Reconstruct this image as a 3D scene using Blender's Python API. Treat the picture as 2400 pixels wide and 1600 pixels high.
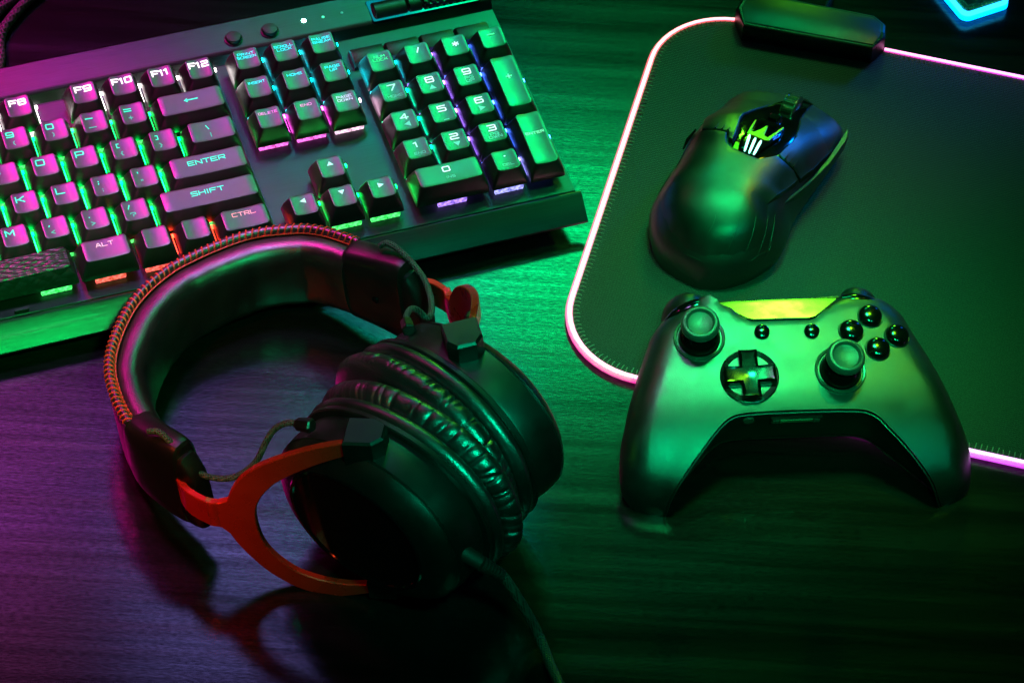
import bpy, bmesh, math, random
from mathutils import Vector, Matrix, noise
from mathutils.geometry import delaunay_2d_cdt

for o in list(bpy.data.objects):
    bpy.data.objects.remove(o, do_unlink=True)
scene = bpy.context.scene
COL = scene.collection
R = math.radians
MM = 0.001

# ------------------------------------------------------------------ camera
cam_d = bpy.data.cameras.new("camera")
cam = bpy.data.objects.new("camera", cam_d)
COL.objects.link(cam)
cam_d.sensor_width = 36.0
cam_d.lens = 115.876
cam_d.clip_start = 0.05
cam_d.clip_end = 50.0
cx, cy, cz = Vector((0.99826, 0.04401, 0.03915)), Vector((-0.0589, 0.7459, 0.66344)), Vector((0, -0.6646, 0.7472))
cam.matrix_world = Matrix(((cx.x, cy.x, cz.x, 0.0), (cx.y, cy.y, cz.y, -1.022185), (cx.z, cy.z, cz.z, 1.149233), (0, 0, 0, 1)))
scene.camera = cam

# ------------------------------------------------------------------ world, lamps, exposure
world = bpy.data.worlds.new("World")
scene.world = world
world.use_nodes = True
bg = world.node_tree.nodes["Background"]
bg.inputs[0].default_value = (0.02, 0.05, 0.06, 1)
bg.inputs[1].default_value = 0.02
scene.view_settings.view_transform = 'Standard'
scene.view_settings.look = 'None'
scene.view_settings.exposure = 0.0
scene.view_settings.gamma = 1.0
scene.view_settings.use_curve_mapping = False

def area_lamp(name, loc, target, sx, sy, color, watts, spread=180):
    d = bpy.data.lights.new(name, 'AREA')
    d.shape = 'RECTANGLE'
    d.size, d.size_y = sx, sy
    d.color = color
    d.energy = watts
    d.spread = R(spread)
    o = bpy.data.objects.new(name, d)
    COL.objects.link(o)
    o.location = loc
    o.rotation_euler = (Vector(target) - Vector(loc)).to_track_quat('-Z', 'Y').to_euler()
    return o

area_lamp("lamp_magenta_keys", (-0.63, 0.5, 0.75), (-0.26, 0.11, 0.03), 0.18, 0.3, (1.000, 0.000, 0.333), 0.474, 20)
area_lamp("lamp_lavender_keys", (-0.36, 0.52, 0.75), (-0.22, 0.11, 0.03), 0.18, 0.22, (0.498, 0.056, 1.000), 0.032, 16)
area_lamp("lamp_purple_desk", (-0.4, 0.44, 0.75), (-0.26, -0.08, 0), 0.16, 0.2, (1.000, 0.157, 0.751), 0.007, 34)
area_lamp("lamp_indigo", (-0.2, 0.43, 0.75), (-0.12, -0.1, 0), 0.12, 0.14, (0.318, 0.273, 1.000), 0.010, 30)
area_lamp("lamp_teal", (-0.08, 0.78, 0.75), (-0.07, 0.12, 0), 0.12, 0.12, (0.000, 0.750, 1.000), 0.008, 30)
area_lamp("lamp_green", (0.03, 0.76, 0.75), (0.03, 0.07, 0), 0.16, 0.1, (0.000, 1.000, 0.240), 0.116, 50)
area_lamp("lamp_green_side", (0.24, 0.6, 0.75), (0, 0.14, 0), 0.16, 0.16, (0.000, 1.000, 0.213), 0.148, 20)
area_lamp("lamp_overhead", (0.12, 0.15, 0.95), (0.12, 0.0, 0.03), 0.14, 0.14, (0.008, 1.000, 0.227), 0.191, 18)
area_lamp("lamp_bevel", (0.12, -0.66, 1.0), (-0.24, -0.01, 0.02), 0.09, 0.09, (0.000, 1.000, 0.142), 0.095, 12)
area_lamp("lamp_grips", (0.15, -0.7, 1.0), (0.13, -0.02, 0.03), 0.1, 0.1, (0.000, 1.000, 0.235), 0.056, 11)  # added narrow beam for highlights on the grips and mouse tail
area_lamp("lamp_cups", (0.15, -0.65, 1.0), (-0.03, -0.08, 0.03), 0.1, 0.1, (0.000, 1.000, 0.462), 0.078, 12)
area_lamp("lamp_lime", (0.18, 1.1, 0.51), (0.12, -0.014, 0.045), 0.3, 0.22, (0.134, 1.000, 0.018), 0.056, 7)
area_lamp("lamp_olive", (0.45, 0.45, 0.75), (0.2, -0.02, 0.02), 0.14, 0.14, (0.659, 1.000, 0.000), 0.000, 26)
area_lamp("lamp_violet_top", (-0.28, 0.15, 0.95), (-0.17, -0.01, 0.03), 0.14, 0.14, (0.588, 0.400, 1.000), 0.059, 16)
area_lamp("lamp_blue", (0.62, 0.8, 0.34), (0.15, 0.13, 0.02), 0.12, 0.12, (0.000, 0.167, 1.000), 0.029, 12)
area_lamp("lamp_red", (-0.46, -0.46, 0.72), (-0.135, -0.095, 0.035), 0.1, 0.1, (1.000, 0.067, 0.017), 0.030, 9)
area_lamp("lamp_front_right", (0.5, -0.7, 0.9), (0.16, -0.05, 0.03), 0.12, 0.12, (0.000, 1.000, 0.500), 0.020, 16)
area_lamp("lamp_teal_keys", (-0.1, 0.6, 0.75), (-0.07, 0.13, 0.03), 0.12, 0.12, (0.091, 0.818, 1.000), 0.007, 9)  # added tight beam, puts teal on the navigation keys
area_lamp("lamp_cyan_cushion", (-0.04, 0.56, 0.75), (-0.055, -0.015, 0.08), 0.1, 0.1, (0.000, 1.000, 0.917), 0.001, 5)  # added beam for a cyan sheen on the ear cushions
area_lamp("lamp_pink_cushion", (-0.28, 0.46, 0.75), (-0.075, -0.02, 0.08), 0.1, 0.1, (1.000, 0.000, 0.900), 0.002, 5)  # added beam, pink counterpart on the same cushions
area_lamp("lamp_olive_mouse", (0.46, 0.55, 0.75), (0.14, 0.12, 0.03), 0.12, 0.12, (0.954, 1.000, 0.000), 0.010, 8)  # added beam to tint the mouse's right button olive
area_lamp("lamp_lime_top", (0.3, 0.22, 0.92), (0.17, -0.02, 0.04), 0.12, 0.12, (0.262, 1.000, 0.000), 0.016, 9)  # added beam for yellow-green on the controller's upper right
area_lamp("lamp_violet_grip", (-0.14, 0.15, 0.95), (0.06, -0.04, 0.04), 0.12, 0.12, (0.667, 0.333, 1.000), 0.006, 8)  # added beam to tint the controller's left side violet

# ------------------------------------------------------------------ helpers
def new_mat(name):
    m = bpy.data.materials.new(name)
    m.use_nodes = True
    nt = m.node_tree
    return m, nt, nt.nodes, nt.links, nt.nodes["Principled BSDF"]

def mixrgb(nt, fac, a, b):
    n = nt.nodes.new('ShaderNodeMix')
    n.data_type = 'RGBA'
    if isinstance(fac, (int, float)): n.inputs[0].default_value = fac
    else: nt.links.new(fac, n.inputs[0])
    for i, c in ((6, a), (7, b)):
        if isinstance(c, tuple): n.inputs[i].default_value = (*c, 1) if len(c) == 3 else c
        else: nt.links.new(c, n.inputs[i])
    return n.outputs[2]

def mapped(nt, scale, coord='Object', rot=(0, 0, 0)):
    tc = nt.nodes.new('ShaderNodeTexCoord')
    mp = nt.nodes.new('ShaderNodeMapping')
    mp.inputs['Scale'].default_value = scale
    mp.inputs['Rotation'].default_value = rot
    nt.links.new(tc.outputs[coord], mp.inputs[0])
    return mp.outputs[0]

def noise_tex(nt, vec, scale=1.0, detail=3.0, rough=0.55):
    n = nt.nodes.new('ShaderNodeTexNoise')
    n.inputs['Scale'].default_value = scale
    n.inputs['Detail'].default_value = detail
    n.inputs['Roughness'].default_value = rough
    nt.links.new(vec, n.inputs['Vector'])
    return n.outputs[0]

def ramp(nt, fac, lo, hi, a=0.0, b=1.0):
    n = nt.nodes.new('ShaderNodeMapRange')
    n.inputs[1].default_value, n.inputs[2].default_value = lo, hi
    n.inputs[3].default_value, n.inputs[4].default_value = a, b
    nt.links.new(fac, n.inputs[0])
    return n.outputs[0]

def add_bump(nt, bsdf, height, strength=0.3, dist=0.001):
    b = nt.nodes.new('ShaderNodeBump')
    b.inputs['Strength'].default_value = strength
    b.inputs['Distance'].default_value = dist
    nt.links.new(height, b.inputs['Height'])
    nt.links.new(b.outputs[0], bsdf.inputs['Normal'])

def plastic(name, col, rough=0.4, bump=0.0, scale=3000, metallic=0.0, spec=0.5, dist=0.0002, var=0.06, ior=1.5):
    m, nt, N, L, b = new_mat(name)
    v = mapped(nt, (1, 1, 1))
    n2 = noise_tex(nt, v, 90, 4)
    c = mixrgb(nt, n2, tuple(x * 0.8 for x in col), tuple(min(1, x * 1.2) for x in col))
    L.new(c, b.inputs['Base Color'])
    L.new(ramp(nt, n2, 0.3, 0.7, rough - var, rough + var), b.inputs['Roughness'])
    b.inputs['Metallic'].default_value = metallic
    b.inputs['Specular IOR Level'].default_value = spec
    b.inputs['IOR'].default_value = ior
    if bump:
        add_bump(nt, b, noise_tex(nt, v, scale, 2), bump, dist)
    return m

def glow(name, col, strength, mottle=False):
    m, nt, N, L, b = new_mat(name)
    b.inputs['Base Color'].default_value = (*[0.2 * c + 0.05 for c in col], 1)
    b.inputs['Emission Color'].default_value = (*col, 1)
    b.inputs['Emission Strength'].default_value = strength
    b.inputs['Roughness'].default_value = 0.35
    if mottle:
        n = noise_tex(nt, mapped(nt, (1, 1, 1)), 620, 2)
        L.new(mixrgb(nt, ramp(nt, n, .36, .66), tuple(.18 * c for c in col), tuple(.10 + .90 * c for c in col)), b.inputs['Emission Color'])
    return m

GLOW = {}
def glow_c(col, strength):
    k = (tuple(round(c, 3) for c in col), round(strength, 3))
    if k not in GLOW:
        GLOW[k] = glow("backlight_%d" % len(GLOW), col, strength)
    return GLOW[k]

def link(name, me, mat=None, parent=None, loc=None, label=None, kind=None):
    o = bpy.data.objects.new(name, me)
    COL.objects.link(o)
    if mat is not None and me is not None and len(me.materials) == 0:
        me.materials.append(mat)
    if parent is not None: o.parent = parent
    if loc is not None: o.location = Vector(loc) * MM
    if label: o['label'] = label
    if kind: o['kind'] = kind
    return o

def mesh(name, verts, faces, mat=None, smooth=True, angle=35):
    me = bpy.data.meshes.new(name)
    me.from_pydata([(v[0] * MM, v[1] * MM, v[2] * MM) for v in verts], [], faces)
    me.validate()
    bm = bmesh.new(); bm.from_mesh(me)
    bmesh.ops.recalc_face_normals(bm, faces=bm.faces)
    bm.to_mesh(me); bm.free()
    if smooth:
        for p in me.polygons: p.use_smooth = True
        me.set_sharp_from_angle(angle=R(angle))
    if mat is not None: me.materials.append(mat)
    return me

class MB:
    """collects pieces of one part"""
    def __init__(s): s.v, s.f = [], []
    def add(s, verts, faces):
        k = len(s.v); s.v += [tuple(v) for v in verts]; s.f += [tuple(i + k for i in f) for f in faces]
    def loft(s, rings, closed=True, cap0=True, cap1=True):
        n = len(rings[0]); vs = [p for r in rings for p in r]; fs = []
        for i in range(len(rings) - 1):
            for j in range(n if closed else n - 1):
                a, b = i * n + j, i * n + (j + 1) % n
                fs.append((a, b, b + n, a + n))
        if cap0: fs.append(tuple(range(n - 1, -1, -1)))
        if cap1: fs.append(tuple(range((len(rings) - 1) * n, len(rings) * n)))
        s.add(vs, fs)
    def box(s, c, h, bev=0.0, rz=0.0, top=None):
        """c centre, h half sizes, top = scale of the upper face"""
        t = top or 1.0
        r0, r1 = rrect(h[0], h[1], bev), rrect(h[0] * t, h[1] * t, bev)
        cr, sr = math.cos(rz), math.sin(rz)
        def pl(r, z): return [(c[0] + x * cr - y * sr, c[1] + x * sr + y * cr, c[2] + z) for x, y in r]
        if bev > 0:
            ri0, ri1 = rrect(h[0] - bev * .4, h[1] - bev * .4, bev * .8), rrect(h[0] * t - bev * .4, h[1] * t - bev * .4, bev * .8)
            s.loft([pl(ri0, -h[2]), pl(r0, -h[2] + bev * .4), pl(r1, h[2] - bev * .4), pl(ri1, h[2])])
        else:
            s.loft([pl(r0, -h[2]), pl(r1, h[2])])
    def tube(s, pts, rad, n=10, cap=True):
        pts = [Vector(p) for p in pts]; rings = []; up = None
        for i, p in enumerate(pts):
            t = (pts[min(i + 1, len(pts) - 1)] - pts[max(i - 1, 0)]).normalized()
            if up is None: up = t.orthogonal().normalized()
            up = (up - t * up.dot(t)).normalized(); sd = t.cross(up)
            r = rad[i] if isinstance(rad, (list, tuple)) else rad
            rings.append([p + (up * math.cos(q) + sd * math.sin(q)) * r for q in [2 * math.pi * k / n for k in range(n)]])
        s.loft(rings, True, cap, cap)
    def lathe(s, prof, n=32, c=(0, 0, 0), ell=(1, 1)):
        """prof: (r, z) list, axis z"""
        rings = [[(c[0] + r * ell[0] * math.cos(2 * math.pi * k / n), c[1] + r * ell[1] * math.sin(2 * math.pi * k / n), c[2] + z) for k in range(n)] for r, z in prof]
        s.loft(rings)
    def xform(s, M):
        s.v = [tuple(M @ Vector(v)) for v in s.v]; return s
    def mesh(s, name, mat=None, smooth=True, angle=35): return mesh(name, s.v, s.f, mat, smooth, angle)

def rrect(hx, hy, r, n=3, sub=0):
    r = max(min(r, hx, hy), 1e-4); p = []
    if sub:
        q = rrect(hx, hy, r, n); out = []
        for i in range(len(q)):
            a, b = q[i], q[(i + 1) % len(q)]
            out.append(a)
            if i % (n + 1) == n:
                out += [(a[0] + (b[0] - a[0]) * k / sub, a[1] + (b[1] - a[1]) * k / sub) for k in range(1, sub)]
        return out
    for (sx, sy, a0) in ((1, 1, 0), (-1, 1, 90), (-1, -1, 180), (1, -1, 270)):
        for k in range(n + 1):
            a = R(a0 + 90 * k / n)
            p.append((sx * (hx - r) + r * math.cos(a), sy * (hy - r) + r * math.sin(a)))
    return p

def catmull(pts, n=8):
    P = [Vector(p) for p in pts]; out = []
    for i in range(len(P) - 1):
        a, b, c, d = P[max(i - 1, 0)], P[i], P[i + 1], P[min(i + 2, len(P) - 1)]
        for k in range(n):
            t = k / n
            out.append(0.5 * ((2 * b) + (c - a) * t + (2 * a - 5 * b + 4 * c - d) * t * t + (3 * b - a - 3 * c + d) * t ** 3))
    out.append(P[-1]); return out

def interp(x, tab):
    if x <= tab[0][0]: return tab[0][1]
    for (x0, y0), (x1, y1) in zip(tab, tab[1:]):
        if x <= x1:
            t = (x - x0) / (x1 - x0)
            return y0 + (y1 - y0) * t
    return tab[-1][1]

def sinterp(x, tab):
    """smooth (monotone-ish cubic) interpolation"""
    if x <= tab[0][0]: return tab[0][1]
    if x >= tab[-1][0]: return tab[-1][1]
    n = len(tab)
    def sl(i):
        if i == 0: return (tab[1][1] - tab[0][1]) / (tab[1][0] - tab[0][0])
        if i == n - 1: return (tab[-1][1] - tab[-2][1]) / (tab[-1][0] - tab[-2][0])
        return (tab[i + 1][1] - tab[i - 1][1]) / (tab[i + 1][0] - tab[i - 1][0])
    for i in range(n - 1):
        if x <= tab[i + 1][0]:
            h = tab[i + 1][0] - tab[i][0]; t = (x - tab[i][0]) / h
            a, b, m0, m1 = tab[i][1], tab[i + 1][1], sl(i) * h, sl(i + 1) * h
            return (2*t**3-3*t*t+1)*a + (t**3-2*t*t+t)*m0 + (-2*t**3+3*t*t)*b + (t**3-t*t)*m1

def in_poly(x, y, poly):
    c = False; n = len(poly); j = n - 1
    for i in range(n):
        xi, yi = poly[i]; xj, yj = poly[j]
        if (yi > y) != (yj > y) and x < (xj - xi) * (y - yi) / (yj - yi) + xi: c = not c
        j = i
    return c

def poly_dist(x, y, poly):
    best = (1e9, 0); n = len(poly)
    for i in range(n):
        ax, ay = poly[i]; bx, by = poly[(i + 1) % n]
        dx, dy = bx - ax, by - ay
        t = max(0, min(1, ((x - ax) * dx + (y - ay) * dy) / (dx * dx + dy * dy + 1e-12)))
        d = math.hypot(x - ax - dx * t, y - ay - dy * t)
        if d < best[0]: best = (d, i)
    return best

def resample(poly, step):
    out = []
    for i in range(len(poly)):
        a, b = poly[i], poly[(i + 1) % len(poly)]
        k = max(1, int(round(math.hypot(b[0] - a[0], b[1] - a[1]) / step)))
        for j in range(k):
            out.append((a[0] + (b[0] - a[0]) * j / k, a[1] + (b[1] - a[1]) * j / k))
    return out

def inset(poly, d):
    n = len(poly); out = []
    A = sum(poly[i][0] * poly[(i + 1) % n][1] - poly[(i + 1) % n][0] * poly[i][1] for i in range(n))
    s = 1 if A > 0 else -1
    for i in range(n):
        a, b, c = poly[i - 1], poly[i], poly[(i + 1) % n]
        t = Vector((c[0] - a[0], c[1] - a[1])); t.normalize()
        dd = d[i] if isinstance(d, (list, tuple)) else d
        out.append((b[0] - s * t.y * dd, b[1] + s * t.x * dd))
    return out

def cdt_fill(poly, step, extra_rings=()):
    """triangulated polygon; first len(poly) vertices are its boundary"""
    pts = [Vector(p) for p in poly]; n = len(poly)
    edges = [(i, (i + 1) % n) for i in range(n)]
    for rg in extra_rings: pts += [Vector(p) for p in rg if in_poly(p[0], p[1], poly)]
    x0, x1 = min(p[0] for p in poly), max(p[0] for p in poly)
    y0, y1 = min(p[1] for p in poly), max(p[1] for p in poly)
    j = 0; y = y0
    while y < y1:
        x = x0 + (step * .5 if j % 2 else 0)
        while x < x1:
            if in_poly(x, y, poly) and poly_dist(x, y, poly)[0] > step * .6 : pts.append(Vector((x, y)))
            x += step
        y += step * .87; j += 1
    vs, es, fs, ov, oe, of = delaunay_2d_cdt(pts, edges, [], 1, 1e-6)
    back = {}
    for i, o in enumerate(ov):
        for k in o:
            if k < n: back[k] = i
    return [(v.x, v.y) for v in vs], [tuple(f) for f in fs], [back.get(i, 0) for i in range(n)]

def patch(poly, S, off, thick, step=2.5, edge=0.5):
    """shell piece lying on surface S(x, y): rounded rim, real thickness"""
    poly = resample(poly, step * .7)
    inn = inset(poly, edge)
    vs, fs, bd = cdt_fill(inn, step)
    m = MB()
    V = [(x, y, S(x, y) + off) for x, y in vs]; n = len(V)
    V += [(x, y, S(inn[i][0], inn[i][1]) + off - edge * .6) for i, (x, y) in enumerate(poly)]
    k = len(poly)
    V += [(x, y, S(inn[i][0], inn[i][1]) + off - thick) for i, (x, y) in enumerate(poly)]
    F = list(fs)
    for i in range(k):
        j = (i + 1) % k
        F.append((bd[i], bd[j], n + j, n + i)); F.append((n + i, n + j, n + k + j, n + k + i))
    m.add(V, F); return m

GL = {
 'A': [[(0, 0), (.40, 1), (.60, 1), (1, 0)], [(.18, .3), (.82, .3)]], 'B': [[(0, 0), (0, 1), (.9, 1), (1, .85), (1, .64), (.9, .52), (1, .38), (1, .14), (.9, 0), (0, 0)], [(0, .52), (.9, .52)]],
 'C': [[(1, 1), (.1, 1), (0, .88), (0, .12), (.1, 0), (1, 0)]], 'D': [[(0, 0), (0, 1), (.86, 1), (1, .85), (1, .15), (.86, 0), (0, 0)]], 'E': [[(1, 1), (0, 1), (0, 0), (1, 0)], [(0, .52), (.9, .52)]],
 'F': [[(1, 1), (0, 1), (0, 0)], [(0, .5), (.85, .5)]], 'G': [[(1, 1), (.1, 1), (0, .88), (0, .12), (.1, 0), (1, 0), (1, .48), (.5, .48)]], 'H': [[(0, 0), (0, 1)], [(1, 0), (1, 1)], [(0, .5), (1, .5)]],
 'I': [[(.5, 0), (.5, 1)]], 'J': [[(1, 1), (1, .12), (.9, 0), (.1, 0), (0, .12), (0, .3)]], 'K': [[(0, 0), (0, 1)], [(1, 1), (.32, .52), (1, 0)], [(0, .52), (.32, .52)]], 'L': [[(0, 1), (0, 0), (1, 0)]],
 'M': [[(0, 0), (0, 1), (.5, .35), (1, 1), (1, 0)]], 'N': [[(0, 0), (0, 1), (1, 0), (1, 1)]], 'O': [[(.1, 0), (.9, 0), (1, .12), (1, .88), (.9, 1), (.1, 1), (0, .88), (0, .12), (.1, 0)]],
 'P': [[(0, 0), (0, 1), (.9, 1), (1, .88), (1, .5), (.9, .38), (0, .38)]], 'R': [[(0, 0), (0, 1), (.9, 1), (1, .88), (1, .55), (.9, .42), (0, .42)], [(.5, .42), (1, 0)]],
 'S': [[(1, 1), (.1, 1), (0, .88), (0, .64), (.1, .52), (.9, .52), (1, .4), (1, .12), (.9, 0), (0, 0)]], 'T': [[(0, 1), (1, 1)], [(.5, 1), (.5, 0)]], 'U': [[(0, 1), (0, .12), (.1, 0), (.9, 0), (1, .12), (1, 1)]],
 'W': [[(0, 1), (.25, 0), (.5, .85), (.75, 0), (1, 1)]], '1': [[(.15, .86), (.5, 1), (.5, 0)]], '2': [[(0, 1), (.9, 1), (1, .88), (1, .64), (.9, .52), (.1, .52), (0, .4), (0, 0), (1, 0)]],
 '3': [[(0, 1), (.9, 1), (1, .88), (1, .12), (.9, 0), (0, 0)], [(.25, .52), (1, .52)]], '4': [[(.72, 0), (.72, 1), (0, .28), (1, .28)]], '5': [[(1, 1), (0, 1), (0, .57), (.9, .57), (1, .45), (1, .12), (.9, 0), (0, 0)]],
 '6': [[(1, 1), (.1, 1), (0, .88), (0, .12), (.1, 0), (.9, 0), (1, .12), (1, .44), (.9, .56), (0, .56)]], '7': [[(0, 1), (1, 1), (.38, 0)]],
 '8': [[(.1, 0), (.9, 0), (1, .12), (1, .88), (.9, 1), (.1, 1), (0, .88), (0, .12), (.1, 0)], [(0, .53), (1, .53)]], '9': [[(0, 0), (.9, 0), (1, .12), (1, .88), (.9, 1), (.1, 1), (0, .88), (0, .56), (.1, .44), (1, .44)]],
 '-': [[(0, .5), (1, .5)]], '_': [[(0, 0), (1, 0)]], '+': [[(.1, .5), (.9, .5)], [(.5, .08), (.5, .92)]], '=': [[(0, .75), (1, .75)], [(0, .3), (1, .3)]], '*': [[(.5, .1), (.5, .9)], [(.15, .3), (.85, .7)], [(.15, .7), (.85, .3)]],
 '/': [[(.3, 0), (.7, 1)]], '\\': [[(.7, 0), (.3, 1)]], '|': [[(.5, 0), (.5, 1)]], '[': [[(.75, 1), (.3, 1), (.3, 0), (.75, 0)]], ']': [[(.25, 1), (.7, 1), (.7, 0), (.25, 0)]],
 '{': [[(.75, 1), (.5, .9), (.5, .6), (.3, .5), (.5, .4), (.5, .1), (.75, 0)]], '}': [[(.25, 1), (.5, .9), (.5, .6), (.7, .5), (.5, .4), (.5, .1), (.25, 0)]], '(': [[(.65, 1), (.42, .75), (.42, .25), (.65, 0)]], ')': [[(.35, 1), (.58, .75), (.58, .25), (.35, 0)]],
 ';': [[(.5, .68), (.5, .78)], [(.5, .25), (.4, 0)]], ':': [[(.5, .68), (.5, .78)], [(.5, .15), (.5, .25)]], "'": [[(.5, .7), (.5, 1)]], '"': [[(.35, .7), (.35, 1)], [(.65, .7), (.65, 1)]], ',': [[(.55, .22), (.4, -.1)]], '.': [[(.45, .08), (.55, .08)]],
 '<': [[(.85, .9), (.15, .5), (.85, .1)]], '>': [[(.15, .9), (.85, .5), (.15, .1)]], '?': [[(0, .8), (.1, 1), (.9, 1), (1, .88), (1, .6), (.5, .5), (.5, .32)], [(.5, .05), (.5, .12)]]}
GL['0'] = GL['O']
GL.update({'Q': GL['O'] + [[(.65, .3), (1.05, -.1)]], 'V': [[(0, 1), (.5, 0), (1, 1)]], 'X': [[(0, 1), (1, 0)], [(0, 0), (1, 1)]], 'Y': [[(0, 1), (.5, .5), (1, 1)], [(.5, .5), (.5, 0)]], 'Z': [[(0, 1), (1, 1), (0, 0), (1, 0)]], '~': [[(.1, .4), (.35, .6), (.65, .4), (.9, .6)]]})
NARROW = {'1': .5, 'I': .25}

def text_mesh(body, h, w, gap, th):
    """wide squared lettering drawn with strokes: vertices and faces in the XY plane, centred"""
    V, F = [], []; zt = 0
    lines = body.split('\n'); lead = h * 1.45
    for li, ln in enumerate(lines):
        ws = [w * NARROW.get(c, 1) for c in ln]; tot = sum(ws) + gap * (len(ln) - 1); x = -tot / 2
        y0 = -h / 2 + lead * ((len(lines) - 1) / 2 - li)
        for c, cw in zip(ln, ws):
            off = (w - cw) / 2 if c in NARROW else 0
            for st in GL[c]:
                for (ax, ay), (bx, by) in zip(st, st[1:]):
                    a = Vector((x + ax * w - off, y0 + ay * h)); b = Vector((x + bx * w - off, y0 + by * h))
                    d = (b - a).normalized() * th / 2; n = Vector((-d.y, d.x)); k = len(V); zt += .0012
                    a2, b2 = a - d * .82, b + d * .82
                    V += [(*(a2 + n), zt), (*(a2 - n), zt), (*(b2 - n), zt), (*(b2 + n), zt)]; F.append((k, k + 1, k + 2, k + 3))
            x += cw + gap
    return V, F

def thing(name, label, cat, M=None, group=None):
    o = bpy.data.objects.new(name, None); COL.objects.link(o)
    o.empty_display_size = 0.02
    if M is not None: o.matrix_world = M
    o['label'] = label; o['category'] = cat
    if group: o['group'] = group
    return o

def frame_m(o, x, y, z):
    return Matrix(((x[0], y[0], z[0], o[0] * MM), (x[1], y[1], z[1], o[1] * MM), (x[2], y[2], z[2], o[2] * MM), (0, 0, 0, 1)))

# ------------------------------------------------------------------ shared materials
M_black = plastic("black_plastic", (0.0042, 0.0042, 0.0045), 0.42, 0.25, 2600)
M_gloss = plastic("glossy_black", (0.0021, 0.0021, 0.0024), 0.10, var=0.03)
M_key = plastic("keycap_black", (0.010, 0.010, 0.012), 0.36, 0.25, 3200, spec=0.7, ior=1.7)
M_rubber = plastic("rubber", (0.0035, 0.0035, 0.0035), 0.65, 0.3, 2500)

def brushed(name, col, rough, axis_scale):
    m, nt, N, L, b = new_mat(name)
    v = mapped(nt, axis_scale)
    n = noise_tex(nt, v, 1.0, 4, 0.6)
    big = noise_tex(nt, mapped(nt, (9, 26, 26)), 1.0, 3)
    L.new(mixrgb(nt, n, tuple(c * .65 for c in col), tuple(min(1, c * 1.35) for c in col)), b.inputs['Base Color'])
    b.inputs['Metallic'].default_value = 0.9
    L.new(ramp(nt, big, .3, .7, rough - .05, rough + .08), b.inputs['Roughness'])
    b.inputs['Anisotropic'].default_value = 0.5
    add_bump(nt, b, n, 0.22, 0.0003)
    return m

M_plate = brushed("brushed_aluminium", (0.042, 0.044, 0.047), 0.34, (45, 2600, 2600))

# ------------------------------------------------------------------ desk
def make_desk():
    m, nt, N, L, b = new_mat("dark_wood_desk")
    fine = noise_tex(nt, mapped(nt, (300, 1050, 1)), 1.0, 3, .6)
    grain = noise_tex(nt, mapped(nt, (16, 330, 1)), 1.0, 5, .6)
    wave = noise_tex(nt, mapped(nt, (2.2, 9, 1)), 1.0, 3)
    mixg = N.new('ShaderNodeMath'); mixg.operation = 'MULTIPLY'
    L.new(fine, mixg.inputs[0]); L.new(grain, mixg.inputs[1])
    L.new(mixrgb(nt, ramp(nt, mixg.outputs[0], .12, .40), (0.0022, 0.0021, 0.002), (0.006, 0.0058, 0.0055)), b.inputs['Base Color'])
    L.new(ramp(nt, noise_tex(nt, mapped(nt, (3.5, 75, 1)), 1.0, 5, .6), .3, .7, .15, .25), b.inputs['Roughness'])
    sp_ = N.new('ShaderNodeMath'); sp_.operation = 'MULTIPLY'
    L.new(ramp(nt, fine, .36, .66, .5, 1.1), sp_.inputs[0]); L.new(ramp(nt, noise_tex(nt, mapped(nt, (5, 210, 1)), 1.0, 5, .65), .35, .65, .40, .75), sp_.inputs[1])
    L.new(sp_.outputs[0], b.inputs['Specular IOR Level'])
    sm = N.new('ShaderNodeMath'); sm.operation = 'ADD'
    L.new(fine, sm.inputs[0]); L.new(ramp(nt, grain, 0, 1, 0, .35), sm.inputs[1])
    add_bump(nt, b, sm.outputs[0], 0.13, 0.00018)
    mb = MB(); mb.box((0, 100, -12.5), (900, 560, 12.5), 3)
    o = link("desk", mb.mesh("desk", m)); o['kind'] = 'structure'
make_desk()

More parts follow.
